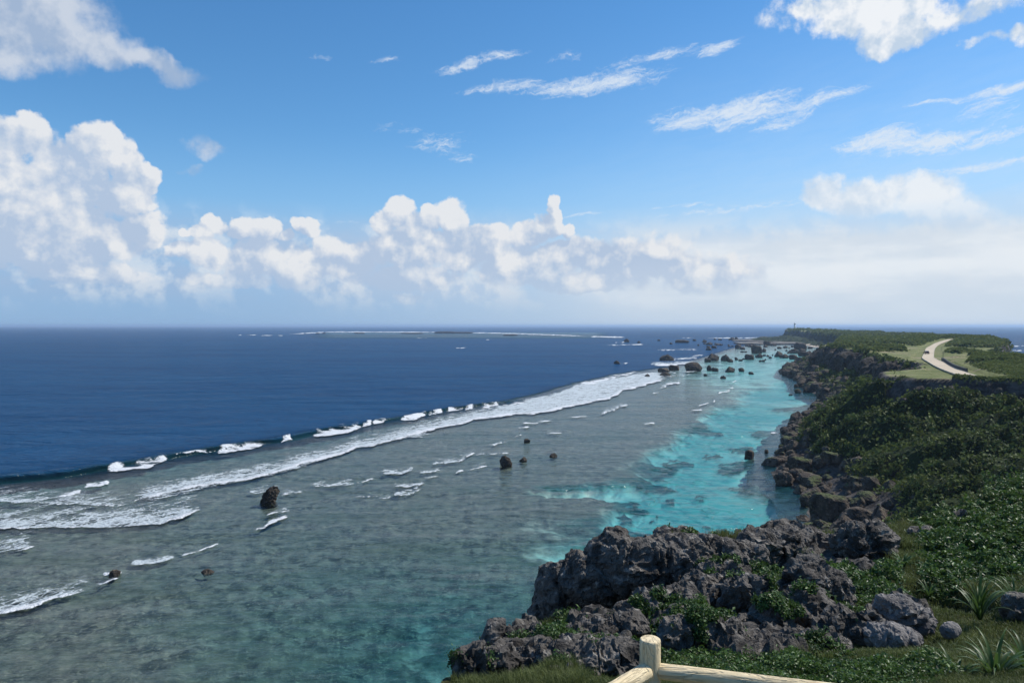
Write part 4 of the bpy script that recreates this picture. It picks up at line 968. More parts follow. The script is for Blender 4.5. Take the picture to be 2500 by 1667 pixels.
# ---- shore rocks under the near cliffs
def q1(lst): return [(1880 + a * 620 / 2352, 760 + b_ * 410 / 1555, c_ * 620 / 2352, d_ * 410 / 1555, *r) for (a, b_, c_, d_, *r) in lst]
def q2(lst): return [(1880 + a * 620 / 2352, 1050 + b_ * 410 / 1555, c_ * 620 / 2352, d_ * 410 / 1555, *r) for (a, b_, c_, d_, *r) in lst]
SH = q1([(245,704,38,38,'upright rock standing in water off the mid shore',7),(300,700,44,30,'low rock right of the upright one off the mid shore',1),(345,750,68,62,'big dark shore block behind the pair in the water',5),(262,756,58,46,'square block in front of the mid-shore pair',7),(192,776,36,18,'small low rock alone in water off the mid shore',4),(432,915,38,40,'upright round rock standing in the pale cove',6),
    (150,1108,80,52,'blocky boulder at the shoreline left of the rock pile',7),(365,970,66,62,'tall boulder at the head of the rock pile',6),(275,1045,64,48,'dark boulder in the left of the rock pile',0),(395,1010,70,50,'boulder in the middle of the rock pile',1),(180,590,120,50,'layered rock spit running into the water',4),(225,512,50,44,'round boulder behind the layered rock spit',0),(300,660,70,60,'dark rock under the green point',5)]) + \
     q2([(125,302,130,78,'squared boulder with a paler top at the water',7),(125,232,60,44,'small pale rock perched behind the squared boulder',2),(165,512,195,145,'large cracked boulder at the waterline',2),(312,392,225,155,'broad boulder with a tuft of green on top',0),(270,442,145,100,'block wedged in front of the green-tufted boulder',7),(300,582,125,92,'dark boulder behind the square sea block',5),
     (357,702,128,122,'upright square block standing in clear water',7),(592,832,335,262,'huge rounded boulder capped with moss, foot in the water',0),(490,945,175,135,'dark rounded rock at the foot of the mossy boulder',6),(690,950,260,175,'dark rough boulder right of the mossy giant\'s foot',1),(925,935,190,110,'flat dark rock at the right end of the boulder row',4),(1065,860,210,175,'brown boulder with bright green shrub on top',5),
     (590,300,180,115,'pale domed boulder on the slope above the shore',0),(845,720,170,120,'dark boulder beside the mossy giant',3),(520,560,170,70,'low brown rock above the small tidal inlet',1),(1240,850,110,85,'tan rock above the sandy patch',6),(820,520,150,110,'moss-topped rock below the scrub slope',0),(960,560,160,150,'dark rock face half hidden in the scrub',2),(200,100,110,60,'rock pile boulder above the small breaking wave',1),(250,170,120,90,'dark boulder below the small breaking wave',5)])
for i, (x, y, w, h, lab, ms) in enumerate(SH):
    X, Y = sea_at(x, y)
    zt = 0.0
    for _ in range(6):      # stand on the ground where it has risen above the sea
        z_ = float(terrain(np.array([X]), np.array([Y]))[0][0]); zt = max(0.0, 0.5 * zt + 0.5 * z_)
        Y = (H - zt) * F / (y - HY); X = (x - CX) / F * Y
    boulder(x, y, w, h, lab, 'big rocks along the near shore', ms, rz=rr.uniform(-.5, .5), shore=True, z=-0.4, D=Y)
# the lesser rubble along the water's edge
RUB = [boulder_mesh(40 + s, 7, .14, 2) for s in range(5)]
sv, sf, off_i = [], [], 0
rg = np.random.default_rng(12)
shl = resample([(x, y, 0) for x, y in SHORE[4:27]], 900)
k_ = 0; nrub = 0
sN = np.gradient(shl, axis=0); sN = np.stack([sN[:, 1], -sN[:, 0]], 1); sN /= np.linalg.norm(sN, axis=1)[:, None] + 1e-9
rub = []
for n_ in range(3600):
    j = rg.integers(0, 900); p_ = shl[j, :2]
    o_ = rg.normal() * 1.5 + abs(rg.normal()) * 9.5
    q_ = p_ + sN[j] * o_
    rub.append((*q_, o_))
rub = np.array(rub)
rz_, _, _, _, rt = terrain(rub[:, 0], rub[:, 1])
rk = (rz_ < 7.0) & (rz_ > -1.2); rub, rz_ = rub[rk], rz_[rk]
RBV = [(np.array([v.co for v in m_.vertices]), np.array([p.vertices[:] for p in m_.polygons])) for m_ in RUB]
sizes = np.exp(rg.normal(size=len(rub)) * 0.55) * 0.85 * np.clip(rub[:, 1] / 200, .8, 2.4)
order = np.argsort(-sizes / rub[:, 1])
named = 0
for c_, j in enumerate(order):
    s_ = float(np.clip(sizes[j], .3, 4.2)); a_ = rg.uniform(0, math.tau)
    sc_ = np.array([s_ * rg.uniform(.8, 1.3), s_ * rg.uniform(.7, 1.1), s_ * rg.uniform(.9, 1.5)])
    if c_ < 120:
        o = bpy.data.objects.new('shore_rock', BMS[int(rg.integers(0, 8))]); COL.objects.link(o)
        o.location = (rub[j, 0], rub[j, 1], max(rz_[j], -.2) - 0.35 * s_); o.rotation_euler = (rg.uniform(-.2, .2), rg.uniform(-.2, .2), a_); o.scale = sc_
        zlab = next(t_ for y_, t_ in ((150, 'dark rock in the rubble around the mossy giant boulder'), (200, 'dark rock in the rubble below the pale domed boulder'), (270, 'dark rock in the rock pile above the small breaking wave'), (350, 'dark rock on the shore beside the pale cove'), (450, 'dark rock on the far side of the pale cove'), (1e9, 'dark rock on the green point below the far cliff')) if rub[j, 1] < y_)
        tag(o, zlab, 'rock', 'rocks of the shore: ' + zlab.split(' the ', 1)[1])
    else:
        v_, f_ = RBV[int(rg.integers(0, 5))]
        R_ = np.array([[math.cos(a_), -math.sin(a_), 0], [math.sin(a_), math.cos(a_), 0], [0, 0, 1]])
        sv.append((v_ * sc_) @ R_.T + [rub[j, 0], rub[j, 1], max(rz_[j], -.2) - .35 * s_]); sf.append(f_ + off_i); off_i += len(v_)
tag(link('rubble', np_mesh('rubble', np.concatenate(sv), np.concatenate(sf)), M_SHORE), 'small loose stones filling the shore between the bigger rocks', 'rubble', kind='stuff')

# ------------------------------------------------------------------ the near knoll
KNOLL = np.array([(-6,-5),(-2.6,3),(-0.95,5.4),(-0.5,6.5),(-0.62,7.5),(-0.35,9),(0.2,11),(0.55,12.0),(1.7,12.6),(3.0,13.4),(3.9,14.6),(4.6,16.5),(5.0,19),(5.8,21.6),(8,22.8),(12,24),(15,25.4),(19,28),(27,34),(42,40),(60,10),(40,-20),(-6,-20)], float)
def knoll_z(X, Y, bumps=True):
    P2 = np.stack([X, Y], 1)
    drop = np.interp(Y, [-20, 0, 5, 6.5, 7.6, 9, 10, 11, 12, 13, 15, 17, 18, 22, 24, 30], [1.5, 1.7, 2.85, 3.2, 3.62, 4.08, 4.42, 4.65, 4.82, 4.95, 5.3, 5.62, 5.9, 6.3, 6.7, 6.9])
    drop = drop - 0.10 * np.clip(X - 11, 0, 12)
    ins = inside(P2, KNOLL); d = seg_dist(P2, KNOLL, True)
    n1 = fbm(xy0(X, Y, 1 / 1.7), 4, 401); n0 = fbm(xy0(X, Y, 1 / 4.5), 2, 411)
    outd = np.where(ins, 0, np.clip(d - 0.1 + 0.25 * n1, 0, None))
    z = H - drop - np.minimum(outd * 3.2 + 0.3 * (outd > 0), 26)
    z = z - 1.1 * np.exp(-(((X - 8.2) / 0.95) ** 4 + ((Y - 13.9) / 1.0) ** 4))
    if bumps: z = z + 0.14 * n1 + 0.12 * n0 * np.clip(Y / 12, 0, 1)
    return z
gx = np.concatenate([np.arange(-6, -1.5, 0.3), np.arange(-1.5, 6.6, 0.05), np.arange(6.6, 18, 0.11), np.arange(18, 34, 0.4)])
gy = np.concatenate([np.arange(-8, 5, 0.5), np.arange(5, 14, 0.05), np.arange(14, 27, 0.11), np.arange(27, 42, 0.4)])
GX, GY = np.meshgrid(gx, gy); kX, kY = GX.ravel(), GY.ravel()
kz = knoll_z(kX, kY)
kz = np.maximum(kz, 0)
_kp = np.stack([kX, np.maximum(kY, 2), kz], 1)
_px, _py = CX + F * _kp[:, 0] / _kp[:, 1], HY + F * (H - _kp[:, 2]) / _kp[:, 1]
ROCKZ = [(1650,1540,150,50),(1850,1500,170,85),(2000,1500,120,70),(2070,1545,110,40),(1720,1450,90,45),(1400,1610,190,50),(1270,1590,110,45),(1900,1340,190,50),(2090,1350,110,60),(1850,1580,130,40),(2200,1520,90,50),(1500,1535,140,22)]
rz0 = np.full(len(kX), -3.0)
for (cx_, cy_, rx_, ry_) in ROCKZ: rz0 = np.maximum(rz0, 1 - ((_px - cx_) / rx_) ** 2 - ((_py - cy_) / ry_) ** 2)
for (cx_, cy_, rx_, ry_) in [(1440,1562,130,40),(1865,1398,80,44),(1690,1502,70,18),(1770,1522,46,24),(1900,1472,46,20),(1975,1570,56,28),(2090,1470,80,44),(1610,1560,40,26)]: rz0 = np.minimum(rz0, -0.9 + 1.6 * (((_px - cx_) / rx_) ** 2 + ((_py - cy_) / ry_) ** 2))
rockm = sstep(rz0 + 1.3 * fbm(xy0(kX, kY, 1 / 0.9), 4, 421), 0.05, 0.45) * (kY > 5.8)
_q = np.stack([kX, kY, kz], 1); _q = _q + 0.16 * np.stack([pnoise(_q * 2.6, 5), pnoise(_q * 2.6, 6), pnoise(_q * 2.6, 7)], 1)
karst = 0.30 * (fbm(_q * 1.5, 5, 431, ridged=True, gain=.55) - .05) - 0.16 * (1 - sstep(worley(_q * 3.4, 3), .1, .55)) - 0.07 * (1 - sstep(worley(_q * 8, 4), .1, .5)) + 0.10
kz = kz + rockm * karst
KV = np.stack([kX, kY, kz], 1); kf = grid_faces(len(gy), len(gx))
M_SOIL, g, out = material('knoll_soil')
P_ = g.pos()
n1 = g.noise(P_, 1.4, 6, 0.65); n2 = g.noise(P_, 7, 6, 0.7); n3 = g.noise(P_, 22, 4, 0.65)
nz = g.sep(g.node('ShaderNodeNewGeometry').outputs['Normal'])[2]
turf = g.mix(g.ss(n2, 0.35, 0.65), (0.030, 0.034, 0.012), (0.085, 0.088, 0.034))
turf = g.mix(g.ss(n1, 0.5, 0.7, 0, .6), turf, (0.10, 0.08, 0.05))
rk_ = g.mix(g.ss(n2, 0.35, 0.7), (0.052, 0.047, 0.042), (0.165, 0.15, 0.133))
rk_ = g.mix(g.ss(g.noise(P_, 5, 8, .7), .55, .74), rk_, (0.36, 0.33, 0.29))
col = g.mix(g.m('MULTIPLY', g.ss(nz, 0.45, 0.7), g.ss(g.attr('rock'), 0.6, 0.3)), rk_, turf)
principled(g, out, col, 0.95, g.bump(g.m('ADD', n2, g.m('MULTIPLY', n3, .6)), 0.9, 0.07), 0.1)
tag(link('knoll_ground', np_mesh('knoll_ground', KV, kf, {'rock': rockm}, smooth=False), M_SOIL), 'rough turf and soil of the lookout knoll in the foreground', 'ground', kind='structure')

def to_px(P): return CX + F * P[:, 0] / P[:, 1], HY + F * (H - P[:, 2]) / P[:, 1]

# ---- pitted limestone outcrops: lumps fused by voxel remesh, then eaten by noise
def outcrop(label, D, parts, vox, mat=None, amp=1.0, group='pitted limestone outcrops on the knoll', depth=0.9, seed=0, cat='rock', name='limestone_outcrop'):
    b = bmesh.new()
    for (x, y, rx, ry, *o_) in parts:
        dD = o_[0] if o_ else 0.0
        d_ = D + dD; c = at(x, y, d_); a_, h_ = rx / F * d_, ry / F * d_
        r = bmesh.ops.create_icosphere(b, subdivisions=3, radius=1)
        M_ = Matrix.Translation(c) @ Matrix.Rotation(0.4 * math.sin(x), 4, 'Z') @ Matrix.Diagonal((a_, max(a_ * depth, h_ * .8), h_, 1))
        bmesh.ops.transform(b, matrix=M_, verts=r['verts'])
    me = bpy.data.meshes.new('tmp'); b.to_mesh(me); b.free()
    o = bpy.data.objects.new('tmp', me); COL.objects.link(o)
    m_ = o.modifiers.new('r', 'REMESH'); m_.mode = 'VOXEL'; m_.voxel_size = vox
    s_ = o.modifiers.new('s', 'SMOOTH'); s_.factor = 0.6; s_.iterations = 6
    dg = bpy.context.evaluated_depsgraph_get()
    ev = bpy.data.meshes.new_from_object(o.evaluated_get(dg))
    n = len(ev.vertices); co = np.empty(n * 3, np.float32); ev.vertices.foreach_get('co', co); co = co.reshape(-1, 3).astype(float)
    no = np.empty(n * 3, np.float32); ev.vertices.foreach_get('normal', no); no = no.reshape(-1, 3).astype(float)
    bpy.data.objects.remove(o); bpy.data.meshes.remove(me)
    k_ = max(0.55, min(1.35, D / 12.0))                              # nearer rocks show finer pits
    q = co / k_
    wq = q + 0.22 * np.stack([pnoise(q * 2.1, 5), pnoise(q * 2.1, 6), pnoise(q * 2.1, 7)], 1)
    ds = 0.16 * fbm(q * 0.9 + seed, 3, 500 + seed) + 0.24 * (fbm(wq * np.array([1.7, 1.7, 2.3]), 5, 510 + seed, ridged=True, gain=.58) - 0.2)
    w1_ = worley(wq * np.array([3.8, 3.8, 4.6]), 3); w2_ = worley(wq * 8.5, 4)
    ds = ds - 0.17 * (1 - sstep(w1_, 0.08, 0.5)) * sstep(fbm(q * 0.8, 2, 77), -0.35, 0.1) - 0.075 * (1 - sstep(w2_, 0.1, 0.5))
    ds = ds + 0.13 * fbm(wq * 5.0, 3, 520, ridged=True, gain=.65)
    co = co + no * (ds * k_ * amp * .85)[:, None]
    if D < 30 and seed not in (1, 2, 4, 5, 10, 11): ROCKPTS.append((co, no))
    ev.vertices.foreach_set('co', co.astype(np.float32).ravel()); ev.update()
    ev.materials.clear(); ev.materials.append(mat or M_LIME)
    ob = bpy.data.objects.new(name, ev); COL.objects.link(ob)
    ev.polygons.foreach_set('use_smooth', np.zeros(len(ev.polygons), bool))
    tag(ob, label, cat, group)
    return ob, co, no
OUT = {}
ROCKPTS = []
outcrop('lone brown boulder leaning right, standing in the surf at left', 151, [(652,1226,15,12),(658,1214,15,14),(664,1204,12,12),(671,1197,9,9),(646,1232,10,8),(660,1232,14,10)], 0.13, M_BOULDER, 1.6, G1, seed=31, cat='boulder', name='boulder')
OUT['big'] = outcrop('huge overhanging limestone crag, left edge dark above the sea', 15.6, [(1375,1412,46,40,-.2),(1430,1405,70,48,-.3),(1345,1440,26,60,-.1),(1500,1372,70,62,-.3),(1503,1330,26,36,.1),(1580,1372,90,58,-.3),(1660,1368,90,52,-.2),(1740,1366,80,46,0),(1800,1360,60,40,.2),
   (1334,1500,40,50,.9),(1400,1490,90,60,1.4),(1500,1470,130,70,1.6),(1620,1450,140,60,1.6),(1740,1430,110,50,1.4),(1400,1580,100,60,1.6),(1520,1560,140,60,2.0),(1650,1400,150,50,.9),(1480,1420,110,50,.8)], 0.034, seed=1, depth=0.7, amp=.62)
outcrop('grey pitted rock at the top edge right of the huge crag', 17, [(1850,1345,44,38),(1905,1335,40,34,.5),(1940,1360,30,26)], 0.045, seed=2)
outcrop('low rock on the rim with grass growing behind it', 19.5, [(1660,1312,42,14),(1620,1304,18,9)], 0.05, seed=3, amp=.6)
outcrop('long ridge of rock along the rim above the turquoise water', 20, [(1925,1308,58,16),(1985,1325,44,24),(2015,1345,38,30)], 0.05, seed=4, amp=.8)
outcrop('dark square-shouldered rock at the back of the knoll', 18.5, [(2085,1335,48,46),(2130,1330,44,44),(2105,1365,60,44)], 0.05, seed=5)
outcrop('rounded grey rock with a smooth hollow in the middle of the knoll', 13, [(1975,1415,52,46),(2020,1440,44,42),(1935,1450,40,30),(2045,1462,26,24)], 0.036, seed=6, amp=.75)
outcrop('knobbly rock left of the hollowed rock', 12.3, [(1840,1448,42,36),(1800,1462,30,26),(1872,1475,28,24)], 0.034, seed=7)
outcrop('tall dark knobbly boulder in front of the hollowed rock', 11, [(1885,1520,38,46),(1862,1545,30,30),(1915,1545,26,26)], 0.03, seed=8)
outcrop('grey rock with a green patch beside it, centre right of the knoll', 11.6, [(1965,1490,48,40),(2000,1510,34,30)], 0.032, seed=9)
outcrop('pale smooth-sided boulder on the turf at right', 11.2, [(2190,1495,44,46),(2225,1515,46,40),(2165,1475,24,28)], 0.03, M_LIME_PALE, .55, seed=10)
outcrop('flat pale rock at the foot of the smooth-sided boulder', 10.4, [(2160,1552,46,18),(2205,1560,36,14)], 0.03, M_LIME_PALE, .6, seed=11)
outcrop('dark low rock left of the pale boulder', 10.8, [(2070,1535,48,24),(2035,1550,36,20),(2110,1530,30,26)], 0.03, seed=12)
outcrop('low pitted rock bank just beyond the right fence rail', 10, [(1830,1578,48,26),(1885,1582,46,22),(1785,1590,40,22)], 0.028, seed=13)
outcrop('low rock half sunk in dark leaves, right of the rock bank', 10, [(2020,1580,46,17),(1975,1588,30,14)], 0.028, seed=14)
outcrop('grey rock cut off by the right picture edge', 12, [(2490,1490,34,32),(2520,1500,40,40)], 0.034, seed=15, amp=.6)
outcrop('small pale stone in the turf at right', 10.7, [(2320,1538,16,10)], 0.02, M_LIME_PALE, .4, seed=16)
outcrop('rough dark rock on the far shoulder of the knoll', 24, [(2350,1288,40,24),(2385,1296,34,18),(2325,1300,22,12)], 0.06, seed=17)
outcrop('small dark rock below the far shoulder rock', 22, [(2250,1304,24,12)], 0.055, seed=18, amp=.7)
outcrop('pitted grey rock above the grassy mound at lower left', 9, [(1250,1582,46,30),(1320,1580,54,30),(1215,1575,20,28),(1360,1598,36,20)], 0.024, seed=19)
outcrop('jagged rock tip at the very left of the knoll', 7.6, [(1165,1622,40,26),(1215,1612,34,20),(1140,1640,20,22)], 0.02, seed=20)
outcrop('broad hollowed grey rock left of the fence post', 7.8, [(1330,1630,70,34),(1410,1622,76,36),(1490,1622,66,32),(1540,1600,36,26),(1440,1660,90,36)], 0.021, seed=21)
outcrop('thin rocky ridge behind the fence post', 10.4, [(1420,1542,34,12),(1480,1536,46,14),(1540,1530,40,14)], 0.028, seed=22, amp=.8)
outcrop('long rough ridge climbing right behind the fence post', 12, [(1545,1505,40,20),(1610,1492,52,24),(1670,1475,42,24)], 0.034, seed=23)
outcrop('heap of grey rock in the middle of the slope', 13, [(1735,1450,50,30),(1780,1440,36,26),(1710,1470,30,20)], 0.036, seed=24)
outcrop('dark jagged rock mass right of the fence post', 9.8, [(1660,1560,50,34),(1720,1556,56,36),(1775,1548,44,32),(1650,1598,36,22),(1740,1595,60,22)], 0.027, seed=25)
outcrop('knob of rock beside the dark jagged mass', 11.3, [(1690,1520,44,26),(1640,1528,30,18)], 0.031, seed=26)
outcrop('small grey rock between leafy patches near the centre', 14.5, [(1735,1408,34,22),(1790,1412,30,20)], 0.04, seed=27)

# ---- grass blades and leaves on the knoll
def zone(P, lst):
    X, Y = to_px(P); r = np.full(len(P), -9.0)
    for (cx, cy, rx, ry) in lst: r = np.maximum(r, 1 - ((X - cx) / rx) ** 2 - ((Y - cy) / ry) ** 2)
    return r
def blades(name, C, length, width, mat, tint, lean=0.55, rng=RNG, parent=None):
    n = len(C); a = rng.uniform(0, math.tau, n); d = np.stack([np.cos(a), np.sin(a), 0 * a], 1)
    s = np.stack([-np.sin(a), np.cos(a), 0 * a], 1) * (width / 2)[:, None]
    ln = (rng.normal(size=n) * lean)[:, None]
    mid = C + np.c_[0 * a, 0 * a, length * .6] + d * ln * (length * .35)[:, None]
    tip = C + np.c_[0 * a, 0 * a, length * (1 - .25 * np.abs(ln[:, 0]))] + d * ln * length[:, None]
    q = np.stack([C - s, C + s, mid + s * .8, mid - s * .8, tip], 1).reshape(-1, 3)
    base = np.arange(n)[:, None] * 5
    f = np.concatenate([np.concatenate([base + [0, 1, 2]], 1), base + [0, 2, 3], base + [3, 2, 4]], 0)
    return link(name, np_mesh(name, q, f, {'tint': np.repeat(tint, 5)}, False), mat, parent)
kc_ = KV[kf].mean(1); kD = np.hypot(kc_[:, 0], kc_[:, 1])
ins_ = inside(kc_[:, :2], KNOLL)
kpx, kpy = to_px(kc_)
vis = ins_ & (rockm[kf].mean(1) < 0.45) & (kc_[:, 1] > 5.6) & (kc_[:, 1] < 32) & (kpx > 1000) & (kpx < 2760) & (kpy > 1150) & (kpy < 1760)
LEAFZ = [(1865,1395,75,45),(2090,1430,130,55),(2400,1350,170,80),(1440,1548,130,40),(1990,1648,330,48),(2050,1490,70,40),(1700,1345,60,25),(1760,1530,30,30),(1960,1560,60,30),(1880,1440,60,26),(1610,1560,60,30),(2300,1420,60,60),(1760,1490,40,25),(2440,1250,220,150)]
lz_ = zone(kc_, LEAFZ); nz_ = fbm(kc_ * 0.9, 3, 601)
leafw = sstep(lz_ + 0.7 * nz_, -0.1, 0.35)
C, N, i = face_samples(KV, kf, np.where(vis, (1 - leafw) / kD ** 1.5 + 1e-6, 0), 150000)
Dd = np.hypot(C[:, 0], C[:, 1]); gn = fbm(C * 0.8, 3, 611)
drym = sstep(gn + 0.5 * fbm(C * 3, 2, 612), -0.1, 0.45)
tagz = zone(C, [(1270,1640,190,60)])
ln_ = np.clip(0.055 + 0.05 * gn, .03, .13) * RNG.uniform(.6, 1.5, len(C)) * np.clip(Dd / 9, 1, 1.8) * (1 + 0.8 * (tagz > 0))
tag(blades('turf_grass', C - [0, 0, .01], ln_, np.clip(Dd * 0.0007, .005, .014), M_GRASS, np.clip(0.15 + 0.6 * drym + 0.2 * RNG.normal(size=len(C)), 0, 1)), 'short wiry grass covering the knoll between the rocks', 'grass', kind='stuff')
C, N, i = face_samples(KV, kf, np.where(vis, leafw / kD ** 1.4 + 1e-7, 0), 105000)
Dd = np.hypot(C[:, 0], C[:, 1]); gn = fbm(C * 1.5, 3, 621)
hgt_ = np.clip(0.08 + 0.50 * gn, .015, .6) * RNG.random(len(C)) ** .6 * np.clip(Dd / 11, .6, 1.5)
szl = np.clip(Dd * 0.0036, .026, .085) * RNG.uniform(.6, 1.5, len(C))
rc_ = np.concatenate([a for a, b_ in ROCKPTS]); rn_ = np.concatenate([b_ for a, b_ in ROCKPTS])
pm = sstep(fbm(rc_ * 0.85, 3, 631) + 0.35 * fbm(rc_ * 3.5, 2, 632), 0.15, 0.30) * (rn_[:, 2] > 0.3) / np.maximum(rc_[:, 1], 5)
pi_ = RNG.choice(len(rc_), 34000, p=pm / pm.sum())
rh_ = RNG.random(34000) ** 1.5 * 0.09
C = np.concatenate([C, rc_[pi_] + RNG.normal(size=(34000, 3)) * .02 + np.c_[np.zeros((34000, 2)), rh_]]); N = np.concatenate([N, rn_[pi_]])
gn = np.concatenate([gn, fbm(rc_[pi_] * 2.5, 2, 633)]); hgt_ = np.concatenate([hgt_, np.zeros(34000)])
Dd = np.hypot(C[:, 0], C[:, 1]); szl = np.concatenate([szl, np.clip(Dd[-34000:] * 0.0032, .022, .06) * RNG.uniform(.6, 1.4, 34000)])
tag(cards('leafy_groundcover', C + np.c_[0 * Dd, 0 * Dd, hgt_], N, szl, M_LEAF_NEAR, np.clip(0.32 + 0.6 * gn + .3 * RNG.normal(size=len(C)), 0, 1), 2.0, 0.75), 'glossy dark green creeping plants between the foreground rocks', 'ground cover', kind='stuff')

# ---- shrubs at the right
def shrub(label, x, y, D, rx, ry, rz, count, leaf=0.07, mat=None):
    c = at(x, y, D); r = np.random.default_rng(int(x + y))
    o = empty('shrub', (c.x, c.y, c.z - rz)); tag(o, label, 'shrub', 'shrubs on the right of the knoll')
    d = r.normal(size=(count, 3)); d[:, 2] = np.abs(d[:, 2]); d /= np.linalg.norm(d, axis=1)[:, None]
    rad = 0.55 + 0.45 * r.random(count) ** .5
    lump = 1 + 0.45 * fbm(d * 2.2 + x, 3, int(x)) + .25 * fbm(d * 6 + x, 2, int(y))
    C_ = d * (rad * lump)[:, None] * [rx, ry, rz * 1.7]
    t_ = np.clip(0.3 + 0.7 * fbm(C_ * 2.2 + y, 3, 9) + .25 * r.normal(size=count), 0, 1)
    cards('foliage', C_, d, leaf * r.uniform(.6, 1.5, count), mat or M_LEAF_NEAR, t_, 2.0, .8, r, parent=o)
    b = bmesh.new()
    for k_ in range(7):
        a_ = r.uniform(0, math.tau); v0 = Vector((0.1 * math.cos(a_) * rx, 0.1 * math.sin(a_) * ry, -.2)); v1 = Vector((math.cos(a_) * rx * .7, math.sin(a_) * ry * .7, rz * 1.2))
        q_ = bmesh.ops.create_cone(b, cap_ends=False, segments=6, radius1=.03, radius2=.012, depth=(v1 - v0).length)
        bmesh.ops.transform(b, matrix=Matrix.Translation((v0 + v1) / 2) @ (v1 - v0).to_track_quat('Z', 'Y').to_matrix().to_4x4(), verts=q_['verts'])
    bm_obj('stem', b, M_WOOD_DEAD, o)
shrub('wide glossy-leaved shrub in front of the dark hollow at right', 2350, 1350, 20, 1.7, 1.2, .75, 9000, .075)
shrub('bushy shrub below the far shoulder rock at the right edge', 2455, 1350, 21, 1.3, 1.2, .9, 7000, .08)
shrub('tall dark bush filling the right picture edge', 2520, 1235, 29, 2.0, 2.0, 1.9, 9000, .10)
shrub('low bush on the shoulder left of the tall dark bush', 2425, 1300, 26, 1.3, 1.0, .5, 5000, .085)
shrub('small leafy clump left of the hollowed rock', 1862, 1398, 15, .55, .5, .28, 3500, .05)
shrub('leafy clump behind the hollowed rock', 2080, 1412, 15.5, .75, .6, .28, 4000, .05)
shrub('small leafy clump between the hollowed rock and the strap-leaf plant', 2150, 1440, 14, .6, .6, .25, 3500, .045)
shrub('green tuft clinging right of the huge crag', 1805, 1400, 15, .4, .35, .22, 2500, .045)

for (x, y, D, r_, lab) in [(1655,1512,11.0,.34,'green cushion of leaves in the cleft left of the rock heap'),(1400,1560,9.9,.42,'leafy patch on the ledge below the huge crag'),(1478,1572,9.4,.40,'leafy patch between the ridge and the broad hollowed rock'),(1540,1580,8.9,.30,'leaves pressed against the fence post, left side'),(1345,1552,10.4,.30,'small green cushion at the left end of the ledge below the crag'),
                       (1760,1500,11.2,.30,'green cushion in the cleft above the dark jagged mass'),(1822,1420,13.2,.30,'small green cushion above the knobbly rock'),(1925,1480,11.0,.26,'green cushion between two knobbly rocks'),(1965,1572,9.8,.34,'leafy patch beside the low rock bank'),(2060,1490,11.8,.40,'leafy patch at the foot of the hollowed rock'),(1700,1605,9.2,.34,'leaves below the dark jagged mass'),(1610,1600,8.7,.26,'leaves just right of the fence post')]:
    shrub(lab, x, y, D, r_, r_ * .8, r_ * .35, 1500, .036)
# ---- strap-leaved plants, each leaf its own piece
def strap_plant(label, x, y, D, n, length, width, seed, upright=0.5, stem=0.0, name='strap_leaf_plant'):
    c = at(x, y, D); r = random.Random(seed)
    o = empty(name, c); tag(o, label, 'plant', 'strap-leaved plants among the rocks')
    if stem:
        b = bmesh.new(); bm_cone(b, -.3, stem, .05, .035, 8); bm_obj('trunk', b, M_WOOD_DEAD, o)
    for i in range(n):
        a_ = i / n * math.tau * 2.4 + r.uniform(-.3, .3); L_ = length * r.uniform(.65, 1.1); up_ = upright * r.uniform(.5, 1.5); w_ = width * r.uniform(.8, 1.15)
        ns = 7; vs, fs, tt_l = [], [], []
        th = math.pi / 2 - (1 - min(up_, 1)) * 0.9; pr, pz = 0.02, stem
        bend = r.uniform(.16, .34)
        sd_ = Vector((-math.sin(a_), math.cos(a_), 0))
        for s_ in range(ns + 1):
            f_ = s_ / ns; ww = w_ * (1 - f_ ** 2.2) * (0.6 + 0.8 * min(1, f_ * 3) * (1 - .4 * f_)) / 2
            cpt = Vector((pr * math.cos(a_), pr * math.sin(a_), pz))
            for e_, dz_ in ((-1, .35), (0, 0), (1, .35)): vs.append(cpt + sd_ * ww * e_ + Vector((0, 0, ww * dz_)))
            tt_l += [0.25 + .5 * f_ + r.uniform(-.1, .1)] * 3
            pr += math.cos(th) * L_ / ns; pz += math.sin(th) * L_ / ns; th -= bend * (0.4 + 1.1 * f_)
        for s_ in range(ns):
            for e_ in (0, 1): fs.append((s_ * 3 + e_, s_ * 3 + e_ + 1, s_ * 3 + e_ + 4, s_ * 3 + e_ + 3))
        link('leaf', np_mesh('leaf', np.array(vs), np.array(fs), {'tint': np.clip(np.array(tt_l) + r.uniform(-.25, .25), 0, 1)}, True), M_STRAP, o)
strap_plant('large upright strap-leaved plant before the dark hollow at right', 2392, 1512, 11.6, 34, .80, .036, 1, .75)
strap_plant('strap-leaved plant spilling out of the lower right corner', 2430, 1668, 7.9, 28, .62, .042, 2, .6)
strap_plant('strap-leaved plant left of the one in the lower right corner', 2335, 1672, 7.8, 20, .46, .034, 3, .55)
strap_plant('strap-leaved plant cut by the right edge near the corner', 2510, 1650, 8.2, 26, .6, .042, 4, .6)
strap_plant('spiky rosette on a short stem beside the back rock', 2205, 1402, 17, 30, .55, .034, 5, .55, .12, 'screw_pine')
strap_plant('small spiky rosette below the stemmed one', 2268, 1455, 15, 20, .40, .03, 6, .5)
strap_plant('strap-leaved plant in front of the rock at the right edge', 2478, 1492, 12.5, 24, .75, .036, 7, .75)
strap_plant('small spiky tuft left of the stemmed rosette', 2142, 1398, 16.5, 10, .34, .035, 8, .7)
strap_plant('thin-leaved tuft among the leaves behind the hollowed rock', 2020, 1398, 15.5, 9, .28, .022, 9, .9)

